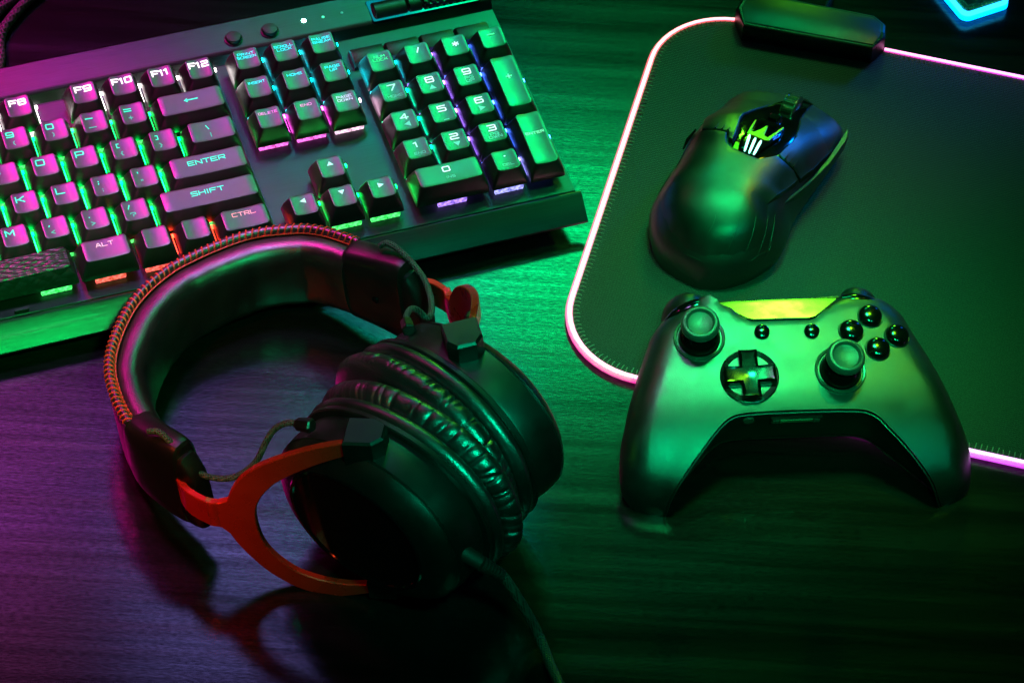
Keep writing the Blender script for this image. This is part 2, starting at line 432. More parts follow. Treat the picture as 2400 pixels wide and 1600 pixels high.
# ------------------------------------------------------------------ mouse pad
EX, EY = Vector((0.979, -0.206, 0)), Vector((0.206, 0.979, 0))
PADM = frame_m(20.9 * EX + -8.5 * EY, EX, EY, (0, 0, 1))
def make_pad():
    pad = thing("mouse_pad", "black cloth mouse pad edged by a glowing pink light strip", "mouse pad", PADM)
    W, H, RC = 420.0, 250.5, 40.0
    out = [(x + W / 2, y + H / 2) for x, y in rrect(W / 2, H / 2, RC, 12)]
    m, nt, N, L, b = new_mat("pad_cloth")
    v = mapped(nt, (1, 1, 1))
    ck = N.new('ShaderNodeTexWave'); ck.inputs['Scale'].default_value = 260; ck.wave_type = 'BANDS'; ck.bands_direction = 'X'; ck.inputs['Distortion'].default_value = 1.5
    ck2 = N.new('ShaderNodeTexWave'); ck2.inputs['Scale'].default_value = 260; ck2.bands_direction = 'Y'; ck2.inputs['Distortion'].default_value = 1.5
    L.new(v, ck.inputs[0]); L.new(v, ck2.inputs[0])
    mu = N.new('ShaderNodeMath'); mu.operation = 'MULTIPLY'; L.new(ck.outputs[1], mu.inputs[0]); L.new(ck2.outputs[1], mu.inputs[1])
    spk = noise_tex(nt, v, 1500, 2)
    L.new(mixrgb(nt, ramp(nt, spk, .35, .75), (0.003, 0.0042, 0.004), (0.026, 0.034, 0.031)), b.inputs['Base Color'])
    b.inputs['Roughness'].default_value = 0.85
    b.inputs['Sheen Weight'].default_value = 0.25
    mu2 = N.new('ShaderNodeMath'); mu2.operation = 'MULTIPLY_ADD'; L.new(spk, mu2.inputs[0]); mu2.inputs[1].default_value = 1.4; L.new(mu.outputs[0], mu2.inputs[2])
    add_bump(nt, b, mu2.outputs[0], 0.5, 0.0003)
    mb = MB()
    mb.loft([[(x, y, .3) for x, y in inset(out, 1.2)], [(x, y, 3.4) for x, y in inset(out, 1.2)], [(x, y, 3.9) for x, y in inset(out, 2.0)]])
    link("cloth", mb.mesh("cloth", m), None, pad)
    # light strip: a gap under the control box at the far edge
    path = resample(out, 3.0)
    x_gap0, x_gap1 = 34.0, 113.0
    i0 = min(range(len(path)), key=lambda i: abs(path[i][0] - x_gap0) + abs(path[i][1] - H))
    i1 = min(range(len(path)), key=lambda i: abs(path[i][0] - x_gap1) + abs(path[i][1] - H))
    run = path[i0:] + path[:i1 + 1] if i0 > i1 else path[i0:i1 + 1]
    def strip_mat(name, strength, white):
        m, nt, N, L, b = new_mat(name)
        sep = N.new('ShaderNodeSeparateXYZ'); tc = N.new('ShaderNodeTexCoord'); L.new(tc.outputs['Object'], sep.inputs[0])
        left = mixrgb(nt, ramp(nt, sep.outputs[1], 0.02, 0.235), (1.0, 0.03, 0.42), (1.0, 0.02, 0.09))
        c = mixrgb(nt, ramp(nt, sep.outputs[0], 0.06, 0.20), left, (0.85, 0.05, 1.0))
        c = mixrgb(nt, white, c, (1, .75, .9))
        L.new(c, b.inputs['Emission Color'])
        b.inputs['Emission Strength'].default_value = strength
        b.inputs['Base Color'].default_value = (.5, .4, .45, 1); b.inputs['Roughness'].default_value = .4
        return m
    core = MB(); core.tube([(x, y, 3.6) for x, y in run], 1.1, 10)
    s = link("light_strip", core.mesh("strip", strip_mat("strip_core", 3.4, 0.30)), None, pad, label="glowing pink tube round the rim")
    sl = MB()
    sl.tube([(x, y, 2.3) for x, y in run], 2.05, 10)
    link("strip_fringe", sl.mesh("glow_fringe", strip_mat("strip_fringe", 1.05, 0.0)), None, s)  # emissive tube standing in for the strip's pink bloom fringe
    # overlock stitches along the inner side of the strip
    st = MB(); thr = resample(out, 2.6); rg = inset(thr, 1.6); ri = inset(thr, 4.6); rnd = random.Random(4)
    for p, q in zip(rg, ri):
        if q[0] > 330: continue
        j = rnd.uniform(-.4, .4)
        st.tube([(p[0], p[1], 3.9), ((p[0] + q[0]) / 2 + j * .5, (p[1] + q[1]) / 2, 4.4), (q[0] + j, q[1] + j, 4.0)], .27, 5)
    link("stitching", st.mesh("stitching", plastic("pad_thread", (0.1400, 0.1400, 0.1200), .6)), None, pad, kind='stuff')
    # control box at the far edge, world coordinates traced on its top
    inv = PADM.inverted()
    tp = [(107.5, 210.5), (172.6, 199.0), (178.9, 207.8), (179.4, 217.4), (174, 223.5), (112.4, 236.5), (107.0, 230.0), (104.4, 223.4)]
    tp = [tuple((inv @ (Vector((x, y, 0)) * MM) / MM)[:2]) for x, y in tp]
    bx = MB()
    bx.loft([[(x, y, 3.6) for x, y in inset(tp, -.6)], [(x, y, 12.4) for x, y in inset(tp, -.5)], [(x, y, 13.6) for x, y in inset(tp, .1)], [(x, y, 14.0) for x, y in inset(tp, .9)]])
    box = link("control_box", bx.mesh("control_box", plastic("box_shell", (0.0056, 0.0056, 0.0056), .30, .2, 2500), angle=25), None, pad, label="black six-sided controller block on the far edge")
    pn = MB(); pn.loft([[(x, y, 13.9) for x, y in inset(tp, 2.2)], [(x, y, 14.35) for x, y in inset(tp, 2.3)], [(x, y, 14.5) for x, y in inset(tp, 2.7)]])
    link("top_panel", pn.mesh("top_panel", plastic("box_top", (0.0070, 0.0066, 0.0049), .36, .15, 2500)), None, box)
    cb = MB()
    pts = [tuple(inv @ (Vector((x, y, 4.5)) * MM) / MM) for x, y in ((148.5, 231), (150.5, 236.3), (152.8, 245.3), (156, 262), (165, 300))]
    cb.tube(catmull(pts, 6), 1.6, 10)
    link("cable", cb.mesh("cable", plastic("pad_cable", (0.0300, 0.0300, 0.0340), .22)), None, pad)
make_pad()

def braid_mat(name, c0, c1, f=900):
    m, nt, N, L, b = new_mat(name)
    v = mapped(nt, (1, 1, 1))
    w = []
    for rot in ((0, 0, R(40)), (0, 0, R(-40))):
        mp = N.new('ShaderNodeMapping'); mp.inputs['Rotation'].default_value = rot
        tc = N.new('ShaderNodeTexCoord'); L.new(tc.outputs['Object'], mp.inputs[0])
        wv = N.new('ShaderNodeTexWave'); wv.inputs['Scale'].default_value = f / 6.283; wv.inputs['Distortion'].default_value = .6
        L.new(mp.outputs[0], wv.inputs[0]); w.append(wv.outputs[1])
    mu = N.new('ShaderNodeMath'); mu.operation = 'MAXIMUM'; L.new(w[0], mu.inputs[0]); L.new(w[1], mu.inputs[1])
    L.new(mixrgb(nt, mu.outputs[0], c0, c1), b.inputs['Base Color'])
    b.inputs['Roughness'].default_value = .5
    add_bump(nt, b, mu.outputs[0], .8, .0005)
    return m

# ------------------------------------------------------------------ keyboard
KP = 19.05
KX, KY, KZ = (0.92875, 0.37072, 0.0), (-0.36981, 0.92648, 0.06976), (0.02586, -0.06479, 0.99756)
KBM = frame_m((-379.593, -64.584, 35.246), KX, KY, KZ)
ROWZ = {0: 0.0, 1: -0.56, 2: -1.26, 3: -0.85, 4: 0.5, 5: 0.63}
TILT = {0: 1.0, 1: 2.0, 2: 3.0, 3: 4.0, 4: 5.0, 5: 5.0}
GREEN, RED, CYAN, PINK, BLUE, VIOLET, WHITE, SPRING = (0.0, 1.0, .10), (1.0, .03, .01), (0.0, .85, 1.0), (1.0, .08, .75), (.05, .16, 1.0), (.35, .15, 1.0), (1.0, .92, .9), (0.0, 1.0, .45)
L_CY, L_WH, L_TQ = (0.02, .9, 1.0), (1.0, .86, .95), (0.0, 1.0, .62)

def key_dish(x, y, hw, row, dk):
    return dk * min(1.0, (x / hw) ** 2) - dk * .35 + y * math.tan(R(TILT[row]))

KEYMESH = {}
def key_mesh(wu, du, row, mat):
    k = (wu, du, row)
    if k in KEYMESH: return KEYMESH[k]
    hx, hy = (wu * KP - 1.1) / 2, (du * KP - 1.1) / 2
    tx, ty = (wu * KP - 7.4) / 2, (du * KP - 7.0) / 2
    dk = .62 if wu <= 1.5 else .40
    rings = []
    def ring(fx, fy, r, z, oy=0.0): return [(x, y + oy, z) for x, y in rrect(fx, fy, r, 3, 6)]
    rings.append(ring(hx - .5, hy - .5, .8, -9.0)); rings.append(ring(hx - .1, hy - .1, .9, -10.0))
    rings.append(ring(hx, hy, 1.0, -9.7))
    rings.append(ring(hx * .62 + tx * .38 + .35, hy * .62 + ty * .38 + .35, 1.3, -5.6))
    def top(f, inset_, dz): return [(x, y + .15, key_dish(x, y, tx, row, dk) + dz) for x, y in rrect((tx - inset_) * f, (ty - inset_) * f, max(.25, 1.7 * f), 3, 6)]
    rings.append(top(1, -.12, -.55)); rings.append(top(1, .05, -.14)); rings.append(top(1, .38, 0))
    for f in (.82, .6, .36, .12): rings.append(top(f, .38, 0))
    m = MB(); m.loft(rings, True, True, True)
    KEYMESH[k] = m.mesh("keycap", mat, angle=32)
    return KEYMESH[k]

HOUSE = {}
def house_mesh(col):
    """clear switch housing with its lower flange, lit by the LED inside"""
    if col in HOUSE: return HOUSE[col]
    m = MB()
    m.box((0, 0, -11.6), (6.6, 6.6, 2.4), .5, top=.86)
    for x in (-5.6, 5.6): m.box((x, -7.25, -13.0), (1.7, .55, 1.0), .35)
    m.box((0, -7.05, -12.6), (4.6, .45, .55), .2); m.box((0, -7.1, -14.1), (7.0, .7, .5), .2)
    for x in (-3.2, -1.1, 1.1, 3.2): m.box((x, -7.4, -13.4), (.35, .3, .7), .1)
    HOUSE[col] = m.mesh("housing", glow('switch_%d' % len(HOUSE), col, 2.4, True))
    return HOUSE[col]
LEDM = {}
def led_mesh(col):
    if col in LEDM: return LEDM[col]
    m = MB(); m.box((0, 7.6, -10.8), (2.2, .8, 1.0), .3); pass
    LEDM[col] = m.mesh("led", glow_c(tuple(.25 + .75 * c for c in col) if 0 else tuple(.08 + .92 * c for c in col), 26.0))
    return LEDM[col]

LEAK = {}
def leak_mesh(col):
    """glowing bars standing in for LED light leaking beside the key"""
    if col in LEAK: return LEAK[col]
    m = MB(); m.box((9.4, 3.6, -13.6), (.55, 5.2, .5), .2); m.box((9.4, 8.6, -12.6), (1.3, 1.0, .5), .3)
    LEAK[col] = m.mesh("leak_glow", glow("leak_%d" % len(LEAK), col, 16.0)); return LEAK[col]

def poly_legend(kind):
    if kind == 'up': return [(-1.6, -1.1, 0), (1.6, -1.1, 0), (0, 1.3, 0)], [(0, 1, 2)]
    if kind == 'down': return [(-1.6, 1.1, 0), (0, -1.3, 0), (1.6, 1.1, 0)], [(0, 1, 2)]
    if kind == 'left': return [(1.3, -1.5, 0), (1.3, 1.5, 0), (-1.5, 0, 0)], [(0, 1, 2)]
    if kind == 'right': return [(-1.3, -1.5, 0), (1.5, 0, 0), (-1.3, 1.5, 0)], [(0, 1, 2)]
    if kind == 'back':
        return [(-1.6, 1.25, 0), (-3.4, 0, 0), (-1.6, -1.25, 0), (-1.6, -.35, 0), (3.6, -.35, 0), (3.6, .35, 0), (-1.6, .35, 0)], [(0, 1, 2), (3, 4, 5, 6)]

def make_keyboard():
    kb = thing("keyboard", "backlit mechanical gaming keyboard with brushed metal top plate and glowing black keys", "keyboard", KBM)
    # plate: profile swept along X
    def sweep(name, prof, x0, x1, mat, parent, n=1, label=None):
        m = MB(); m.loft([[(x0 + (x1 - x0) * i / n, y, z) for y, z in prof] for i in range(n + 1)])
        return link(name, m.mesh(name, mat, angle=20), None, parent, label=label)
    sweep("top_plate", [(-15.6, -16.6), (-15.6, -15.2), (-15.2, -15.0), (106.6, -15.0), (107.6, -14.8), (110.8, -11.0), (112.0, -10.4), (113.5, -10.2), (130.4, -10.0), (131.4, -10.4), (131.6, -11.4), (131.6, -16.6)], -12, 431, M_plate, kb, label="brushed metal deck under the keys")
    sweep("front_bevel", [(-28.6, -24.6), (-29.0, -24.0), (-28.8, -23.0), (-18.4, -15.5), (-16.8, -14.9), (-16.0, -15.2), (-15.9, -16.6), (-25.8, -24.4)], -14, 433.4, M_plate, kb, label="sloping brushed metal front lip")
    base = MB()
    base.loft([[(x, y, z) for y, z in ((-24.0, -24.2), (-15.5, -16.7), (129, -16.7), (129, -30), (-20, -30))] for x in (-10, 421)])
    b = link("base", base.mesh("base", M_black, angle=20), None, kb)
    for x in (10, 405):
        ft = MB()
        ft.loft([[(x + s * 11, y, z) for y, z in ((-21.5, -29.9), (-2, -29.9), (-2, -35.1), (-21.5, -33.8))] for s in (-1, 1)])
        link("rubber_foot", ft.mesh("foot", M_rubber, angle=20), None, b)
        ft = MB()
        ft.loft([[(x + s * 11, y, z) for y, z in ((112, -29.9), (124, -29.9), (126, -43.9), (116, -43.2))] for s in (-1, 1)])
        link("flip_foot", ft.mesh("foot", M_black, angle=20), None, b)
    # keys: (row, u, width, depth, legends, legend colour, backlight colour)
    D = 'd'
    def two(a, b): return [(a, 2.5, -2.6, 2.1), (b, 2.1, -1.6, -2.6)]
    def big(a, s=4.2, x=0.0, y=2.2): return [(a, s, x, y)]
    def small(a, b=None): return [(a, 1.95, 0, 2.9)] + ([(b, 1.95, 0, .9)] if b else [])
    keys = [
        (5, 8.82, 1, 1, big("F7", 3.7), L_WH, WHITE), (5, 9.82, 1, 1, big("F8", 3.7), L_WH, WHITE),
        (5, 11.5, 1, 1, big("F9", 3.7), L_WH, WHITE), (5, 12.5, 1, 1, big("F10", 3.7), L_WH, WHITE),
        (5, 13.5, 1, 1, big("F11", 3.7), L_WH, WHITE), (5, 14.5, 1, 1, big("F12", 3.7), L_WH, WHITE),
        (4, 8.5, 1, 1, two("8", "*"), L_TQ, GREEN), (4, 9.5, 1, 1, [("9", 3.2, -2.2, 2.4), ("(", 2.6, -1.2, -2.6)], L_TQ, GREEN),
        (4, 10.5, 1, 1, [("0", 3.2, -2.0, 2.4), (")", 2.6, -1.2, -2.4)], L_TQ, GREEN),
        (4, 11.5, 1, 1, [("-", 3.2, -2.0, 2.2), ("_", 3.2, -1.4, -1.8)], L_TQ, GREEN), (4, 12.5, 1, 1, [("=", 3.0, -2.2, 2.3), ("+", 2.6, -1.6, -2.2)], L_TQ, GREEN),
        (4, 14, 2, 1, [("back", 0, 0, 1.0)], L_TQ, GREEN),
        (3, 8, 1, 1, big("U", 4.0, -2, 2), L_TQ, GREEN), (3, 9, 1, 1, big("I", 4.0, -2.6, 2), L_TQ, GREEN), (3, 10, 1, 1, big("O", 4.0, -2.0, 2), L_TQ, GREEN),
        (3, 11, 1, 1, big("P", 4.0, -2, 2), L_TQ, GREEN), (3, 12, 1, 1, two("[", "{"), L_TQ, GREEN), (3, 13, 1, 1, two("]", "}"), L_TQ, GREEN),
        (3, 14.25, 1.5, 1, [("\\", 2.9, -1.6, 2.0), ("|", 2.6, -1.0, -2.6)], L_TQ, GREEN),
        (2, 8.25, 1, 1, big("J", 4.0, -2, 2), L_TQ, GREEN), (2, 9.25, 1, 1, big("K", 4.0, -2, 2), L_TQ, GREEN), (2, 10.25, 1, 1, big("L", 4.0, -2, 2), L_TQ, GREEN),
        (2, 11.25, 1, 1, two(";", ":"), L_TQ, GREEN), (2, 12.25, 1, 1, two("'", '"'), L_TQ, GREEN), (2, 13.875, 2.25, 1, big("ENTER", 2.7, -.4, 1.6), L_TQ, GREEN),
        (1, 7.75, 1, 1, big("N", 4.0, -2, 2), L_TQ, GREEN), (1, 8.75, 1, 1, big("M", 4.0, -2, 2), L_TQ, GREEN), (1, 9.75, 1, 1, two(",", "<"), L_TQ, GREEN),
        (1, 10.75, 1, 1, two(".", ">"), L_TQ, GREEN), (1, 11.75, 1, 1, two("/", "?"), L_TQ, GREEN), (1, 13.625, 2.75, 1, big("SHIFT", 2.7, -.4, 1.6), L_TQ, GREEN),
        (0, 10.75, 1.5, 1, big("ALT", 2.5, 0, 2.6), (1, .55, .6), RED), (0, 12, 1, 1, [], L_TQ, RED), (0, 13, 1, 1, [], L_TQ, RED), (0, 14.25, 1.5, 1, big("CTRL", 2.5, 0, 2.6), (1, .35, .4), RED),
        (5, 15.75, 1, 1, small("PRINT", "SCREEN"), L_CY, CYAN), (5, 16.75, 1, 1, small("SCROLL", "LOCK"), L_CY, CYAN), (5, 17.75, 1, 1, small("PAUSE", "BREAK"), L_CY, CYAN),
        (4, 15.75, 1, 1, small("INSERT"), L_CY, CYAN), (4, 16.75, 1, 1, small("HOME"), L_CY, CYAN), (4, 17.75, 1, 1, small("PAGE", "UP"), L_CY, CYAN),
        (3, 15.75, 1, 1, small("DELETE"), (1, .25, .85), PINK), (3, 16.75, 1, 1, small("END"), (1, .3, .75), PINK), (3, 17.75, 1, 1, small("PAGE", "DOWN"), (.75, .7, 1), (1.0, .55, .8)),
        (1, 16.75, 1, 1, [("up", 0, 0, 2.2)], (.5, 1, .85), GREEN), (0, 15.75, 1, 1, [("left", 0, 0, 2.2)], (.5, 1, .8), GREEN),
        (0, 16.75, 1, 1, [("down", 0, 0, 2.4)], (.5, 1, .9), GREEN), (0, 17.75, 1, 1, [("right", 0, 0, 1.6)], (.5, 1, .9), GREEN),
        (4, 19, 1, 1, small("NUM", "LOCK"), (.05, 1, .3), CYAN), (4, 20, 1, 1, big("/", 3.4, .4, 2.0), (.8, .85, 1), VIOLET), (4, 21, 1, 1, big("*", 4.2, .4, 1.0), (.7, .8, 1), BLUE), (4, 22, 1, 1, big("-", 3.4, 0, 2.2), (.1, 1, .35), BLUE),
        (3, 19, 1, 1, [("7", 3.6, .2, 2.2), ("HOME", 1.7, .4, -3.0)], (.5, 1, .75), SPRING), (3, 20, 1, 1, [("8", 3.6, .2, 2.2), ("up", .7, .4, -2.4)], (.8, .85, 1), VIOLET), (3, 21, 1, 1, [("9", 3.6, .2, 2.4), ("PG\nUP", 1.75, .4, -2.3)], (.8, .85, 1), BLUE),
        (2.5, 22, 1, 2, big("+", 3.0, 0, 3.2), (.2, 1, .5), BLUE),
        (2, 19, 1, 1, [("4", 3.6, .2, 2.2), ("left", .7, .6, -2.4)], (.5, 1, .75), SPRING), (2, 20, 1, 1, [("5", 3.6, .2, 2.2), ("_", 2.0, .6, -3.6)], (.8, .85, 1), VIOLET), (2, 21, 1, 1, [("6", 3.6, .2, 2.4), ("right", .7, .4, -2.4)], (.8, .85, 1), BLUE),
        (1, 19, 1, 1, [("1", 3.4, .2, 2.2), ("END", 1.7, .4, -3.0)], (.6, 1, .85), SPRING), (1, 20, 1, 1, [("2", 3.6, .2, 2.2), ("down", .7, .4, -2.4)], (.8, .85, 1), VIOLET), (1, 21, 1, 1, [("3", 3.6, .2, 2.4), ("PG\nDWN", 1.75, .4, -2.3)], (.8, .85, 1), BLUE),
        (.5, 22, 1, 2, big("ENTER", 2.0, 0, 3.2), (.3, 1, .6), BLUE),
        (0, 19.5, 2, 1, [("0", 3.2, -.6, 2.4), ("INS", 1.7, .2, -2.6)], (.85, .85, 1), VIOLET), (0, 21, 1, 1, [(".", 3.4, .2, 3.6), ("DEL", 1.7, .4, -2.8)], (.8, .85, 1), (.3, .3, 1.0)),
    ]
    # the rest of the board, left of the picture
    for i in range(4): keys.append((5, 2.14 + i, 1, 1, big("F%d" % (i + 1), 3.7), L_WH, WHITE))
    for i in range(2): keys.append((5, 6.82 + i, 1, 1, big("F%d" % (i + 5), 3.7), L_WH, WHITE))
    keys.append((5, .5, 1, 1, small("ESC"), L_WH, WHITE)); keys.append((4, .5, 1, 1, big("~", 3.2, -2, 2), L_TQ, GREEN))
    for i, c_ in enumerate("1234567"): keys.append((4, 1.5 + i, 1, 1, [(c_, 3.2, -2.0, 2.4)], L_TQ, GREEN))
    keys.append((3, .75, 1.5, 1, big("TAB", 2.5, 0, 2.2), L_TQ, GREEN)); keys.append((2, .875, 1.75, 1, big("CAPS", 2.5, 0, 2.2), L_TQ, GREEN)); keys.append((1, 1.125, 2.25, 1, big("SHIFT", 2.7, 0, 1.6), L_TQ, GREEN))
    for r_, u0, cs_ in ((3, 2.0, "QWERTY"), (2, 2.25, "ASDFGH"), (1, 2.75, "ZXCVB")):
        for i, c_ in enumerate(cs_): keys.append((r_, u0 + i, 1, 1, big(c_, 4.0, -2, 2), L_TQ, GREEN))
    keys += [(0, .75, 1.5, 1, big("CTRL", 2.5, 0, 2.6), (1, .35, .4), RED), (0, 2, 1, 1, [], L_TQ, RED), (0, 3, 1, 1, big("ALT", 2.5, 0, 2.6), (1, .55, .6), RED)]
    LEG = {}
    for (row, u, wu, du, legs, lcol, bcol) in keys:
        ri = int(round(row + .01)) if du == 1 else (3 if row > 1 else 1)
        z0 = ROWZ[ri] if du == 1 else (-.6 if row > 1 else -.5)
        X, Y = u * KP, row * KP
        trow = ri if du == 1 else 2
        cap = link("keycap", key_mesh(wu, du, trow, M_key), None, kb, (X, Y, z0))
        tx = (wu * KP - 7.4) / 2; dk = .62 if wu <= 1.5 else .40
        for (s, size, lx, ly) in legs:
            if s in ('up', 'down', 'left', 'right', 'back'):
                vs, fs = poly_legend(s); k_ = size if size else 1.0
                vs = [(x * k_ / .62 if size else x, y * k_ / .62 if size else y, 0) for x, y, z in vs]
            else:
                n_ = len(s)
                if s[0] == 'F' and n_ > 1: prm = (3.0, 3.3 if n_ == 2 else 2.9, 1.0, .78)
                elif n_ == 1 and size >= 3.5: prm = (3.1, 3.8, 0, .62)
                elif n_ == 1 and size >= 3.0: prm = (2.7, 3.3, 0, .62)
                elif n_ == 1: prm = (2.2, 2.3, 0, .5)
                elif size > 2.6: prm = (2.3, 2.9, .85, .5)
                elif size > 2.2: prm = (2.0, 2.2, .75, .4)
                elif '\n' in s: prm = (1.35, 1.75, .6, .27)
                else:
                    wf = 9.6 if n_ > 4 else 1.95 * n_
                    prm = (1.3, wf / n_ * .74, wf / n_ * .26, .24 if ly > 0 else .21)
                vs, fs = text_mesh(s, *prm)
            dim = ly < -1.2
            pts = [(x + lx, y + ly, key_dish(x + lx, y + ly, tx, trow, dk) + .12 + z) for x, y, z in vs]
            if not dim: st = 1.9 if lcol == L_WH else 1.6 if lcol == L_CY else 1.25
            else: st = .5
            lc = lcol if not dim or u < 15 else (.25, .95, .85)
            link("legend", mesh("legend", pts, fs, glow_c(lc, st), smooth=False), None, cap)
        for k in ([0] if du == 1 else [0]):
            h = link("switch", house_mesh(bcol), None, kb, (X, Y, 0))
            link("led", led_mesh(bcol), None, h); link("leak_glow", leak_mesh(bcol), None, h)
    # space bar with a moulded leaf pattern
    m, nt, N, L, b = new_mat("textured_space_bar")
    tc = N.new('ShaderNodeTexCoord')
    hs = []
    for ang in (38, -38):
        mp = N.new('ShaderNodeMapping'); mp.inputs['Rotation'].default_value = (0, 0, R(ang)); mp.inputs['Scale'].default_value = (170, 520, 1)
        L.new(tc.outputs['Object'], mp.inputs[0])
        vo = N.new('ShaderNodeTexVoronoi'); vo.inputs['Scale'].default_value = 1.0; vo.inputs['Randomness'].default_value = .25
        L.new(mp.outputs[0], vo.inputs['Vector']); hs.append(ramp(nt, vo.outputs['Distance'], 0.0, .6, 1, 0))
    mx = N.new('ShaderNodeMath'); mx.operation = 'MAXIMUM'; L.new(hs[0], mx.inputs[0]); L.new(hs[1], mx.inputs[1])
    b.inputs['Base Color'].default_value = (.02, .02, .022, 1); b.inputs['Roughness'].default_value = .36
    add_bump(nt, b, mx.outputs[0], .9, .0007)
    sp = link("keycap", key_mesh(6.5, 1, 0, m), None, kb, (6.75 * KP, 0, 0), label="space bar with a moulded leaf pattern")
    for uu in (4.5, 6.75, 9.4):
        h = link("switch", house_mesh(GREEN), None, kb, (uu * KP, 0, 0)); link("led", led_mesh(GREEN), None, h)
    clip = MB(); clip.box((161, -13.6, -13.9), (3.4, .9, 1.0), .3); link("latch", clip.mesh("latch", M_black), None, kb)
    # media keys, round buttons, indicator lights, volume roller
    for i in range(4):
        x0 = 352.6 + 18.2 * i
        prof = [(87.6, -15.4), (87.6, -13.2), (88.6, -11.4), (91, -10.7), (95, -10.6), (97.6, -11.4), (98.6, -13.2), (98.6, -15.4)]
        mk = MB(); mk.loft([[(x, y, z - dz if z > -15 else z) for y, z in prof] for x, dz in ((x0, .8), (x0 + .5, .15), (x0 + .9, 0), (x0 + 16.2, 0), (x0 + 16.7, .15), (x0 + 17.1, .8))])
        link("media_key", mk.mesh("media_key", M_black, angle=25), None, kb)
    for x, y, lc in ((300.0, 118.8, None), (318.6, 119.1, None)):
        bt = MB(); bt.lathe([(4.6, -10.6), (4.6, -9.7), (4.1, -9.5), (3.9, -9.9), (3.7, -9.9), (3.7, -8.1), (3.45, -7.75), (2.0, -7.6), (.2, -7.55)], 28)
        link("round_button", bt.mesh("round_button", M_black), None, kb, (x, y, 0))
    for x, y, col, st, r in ((336.7, 121.4, (.35, 1, .75), 60.0, 1.15), (346.6, 121.2, (.1, 1, .55), 1.2, .75), (356.4, 121.4, (.1, .8, .7), .35, .7)):
        ld = MB(); ld.lathe([(r, -10.4), (r, -9.95), (r * .8, -9.75), (r * .3, -9.65)], 16)
        link("indicator_light", ld.mesh("indicator", glow_c(col, st)), None, kb, (x, y, 0))
    def roller(x0, x1, ridged, nm):
        m = MB(); rings = []
        n = 48 if ridged else 28
        xs = [x0, x0 + .5] + [x0 + .5 + (x1 - x0 - 1) * k / 30 for k in range(1, 30)] + [x1 - .5, x1] if ridged else [x0, x0 + .6, x1 - .6, x1]
        for i, x in enumerate(xs):
            rr = 6.0 if 0 < i < len(xs) - 1 else 5.4
            ring = []
            for k in range(n):
                q = 2 * math.pi * k / n
                r = rr + (.35 * (1 if (k // 2 + i // 2) % 2 else -1) if ridged and 0 < i < len(xs) - 1 else 0)
                ring.append((x, 118.0 + r * math.cos(q), -12.4 + r * math.sin(q) * .95))
            rings.append(ring)
        m.loft(rings); link(nm, m.mesh(nm, M_black, angle=40), None, kb)
    roller(371.5, 388.4, False, "mute_button"); roller(389.2, 396.0, False, "roller_hub"); roller(396.8, 424, True, "volume_roller")
    w = MB(); w.box((397.5, 118.2, -10.6), (28.2, 7.6, .75), 1.2); link("roller_well", w.mesh("well", M_gloss), None, kb)
    # braided cables leaving the back of the keyboard
make_keyboard()

def make_kb_cables():
    bm_ = braid_mat("kb_braid", (.02, .022, .022), (.05, .09, .08))
    c = thing("keyboard_cable", "thick braided black cable curving up behind the keyboard's left corner", "cable")
    for i, pts in enumerate(([(-263, 150), (-263.5, 166), (-265.5, 177), (-265.4, 184.6), (-264.2, 189.8), (-261.6, 196.8), (-258.6, 203.8), (-255, 210.5), (-246, 224), (-230, 245)],
                             [(-268, 150), (-270.0, 170), (-273.5, 182), (-273.0, 190), (-270.5, 198), (-266, 206), (-259, 216), (-246, 233)])):
        t = MB(); t.tube(catmull([(x, y, 3.1) for x, y in pts], 6), 2.7, 12)
        link("strand", t.mesh("strand", bm_), None, c)
make_kb_cables()
HS_ORIGIN = Vector((-170.15, -20.75, 20.00))
LEAD_NEAR = [(73.7, -67.0, 25.0), (79.1, -65.5, 26.0), (85.6, -65.2, 22.0), (90.2, -64.9, 15.0), (96.3, -63.2, 9.0), (102.6, -59.6, 6.0), (108.7, -55.1, 6.0), (113.1, -50.8, 9.0), (116.7, -46.6, 14.0), (119.2, -42.0, 22.0), (122.0, -38.1, 28.0), (128.3, -35.7, 33.0), (136.2, -34.4, 35.0)]
LEAD_FAR = [(80.4, 80.6, 25.0), (82.9, 81.9, 27.0), (86.4, 82.5, 27.0), (91.3, 82.1, 26.0), (97.3, 81.4, 24.0), (103.0, 79.8, 22.0), (108.3, 77.9, 20.0), (112.4, 75.3, 18.0), (116.8, 71.6, 17.0), (121.4, 66.7, 17.0), (124.6, 61.7, 18.0), (125.0, 58.5, 20.0), (123.6, 57.2, 23.0), (123.5, 54.7, 27.0), (124.1, 51.1, 30.0), (127.2, 45.6, 33.0), (130.8, 40.6, 35.0), (134.4, 37.5, 36.0)]
MAIN_CABLE = [(219.7, -31.6, 0.4), (224.7, -29.7, -3.1), (231.0, -24.1, -12.3), (232.3, -21.1, -21.7), (233.6, -16.7, -37.1), (235.1, -14.1, -48.6), (238.7, -14.5, -56.3), (250.4, -22.0, -61.4), (264.6, -30.3, -63.9), (280.6, -39.5, -66.7)]

# ------------------------------------------------------------------ headset
HT, HTH = R(10), R(-35.8)
_ah = Vector((math.cos(HTH), math.sin(HTH), 0)); H_L = Vector((-math.sin(HTH), math.cos(HTH), 0))
H_A = _ah * math.cos(HT) + Vector((0, 0, math.sin(HT))); H_W = -_ah * math.sin(HT) + Vector((0, 0, math.cos(HT)))
H_0 = HS_ORIGIN
HSM = frame_m(H_0, H_A, H_L, H_W)      # local x: from the band to the cups, y: near cup to far cup, z: up

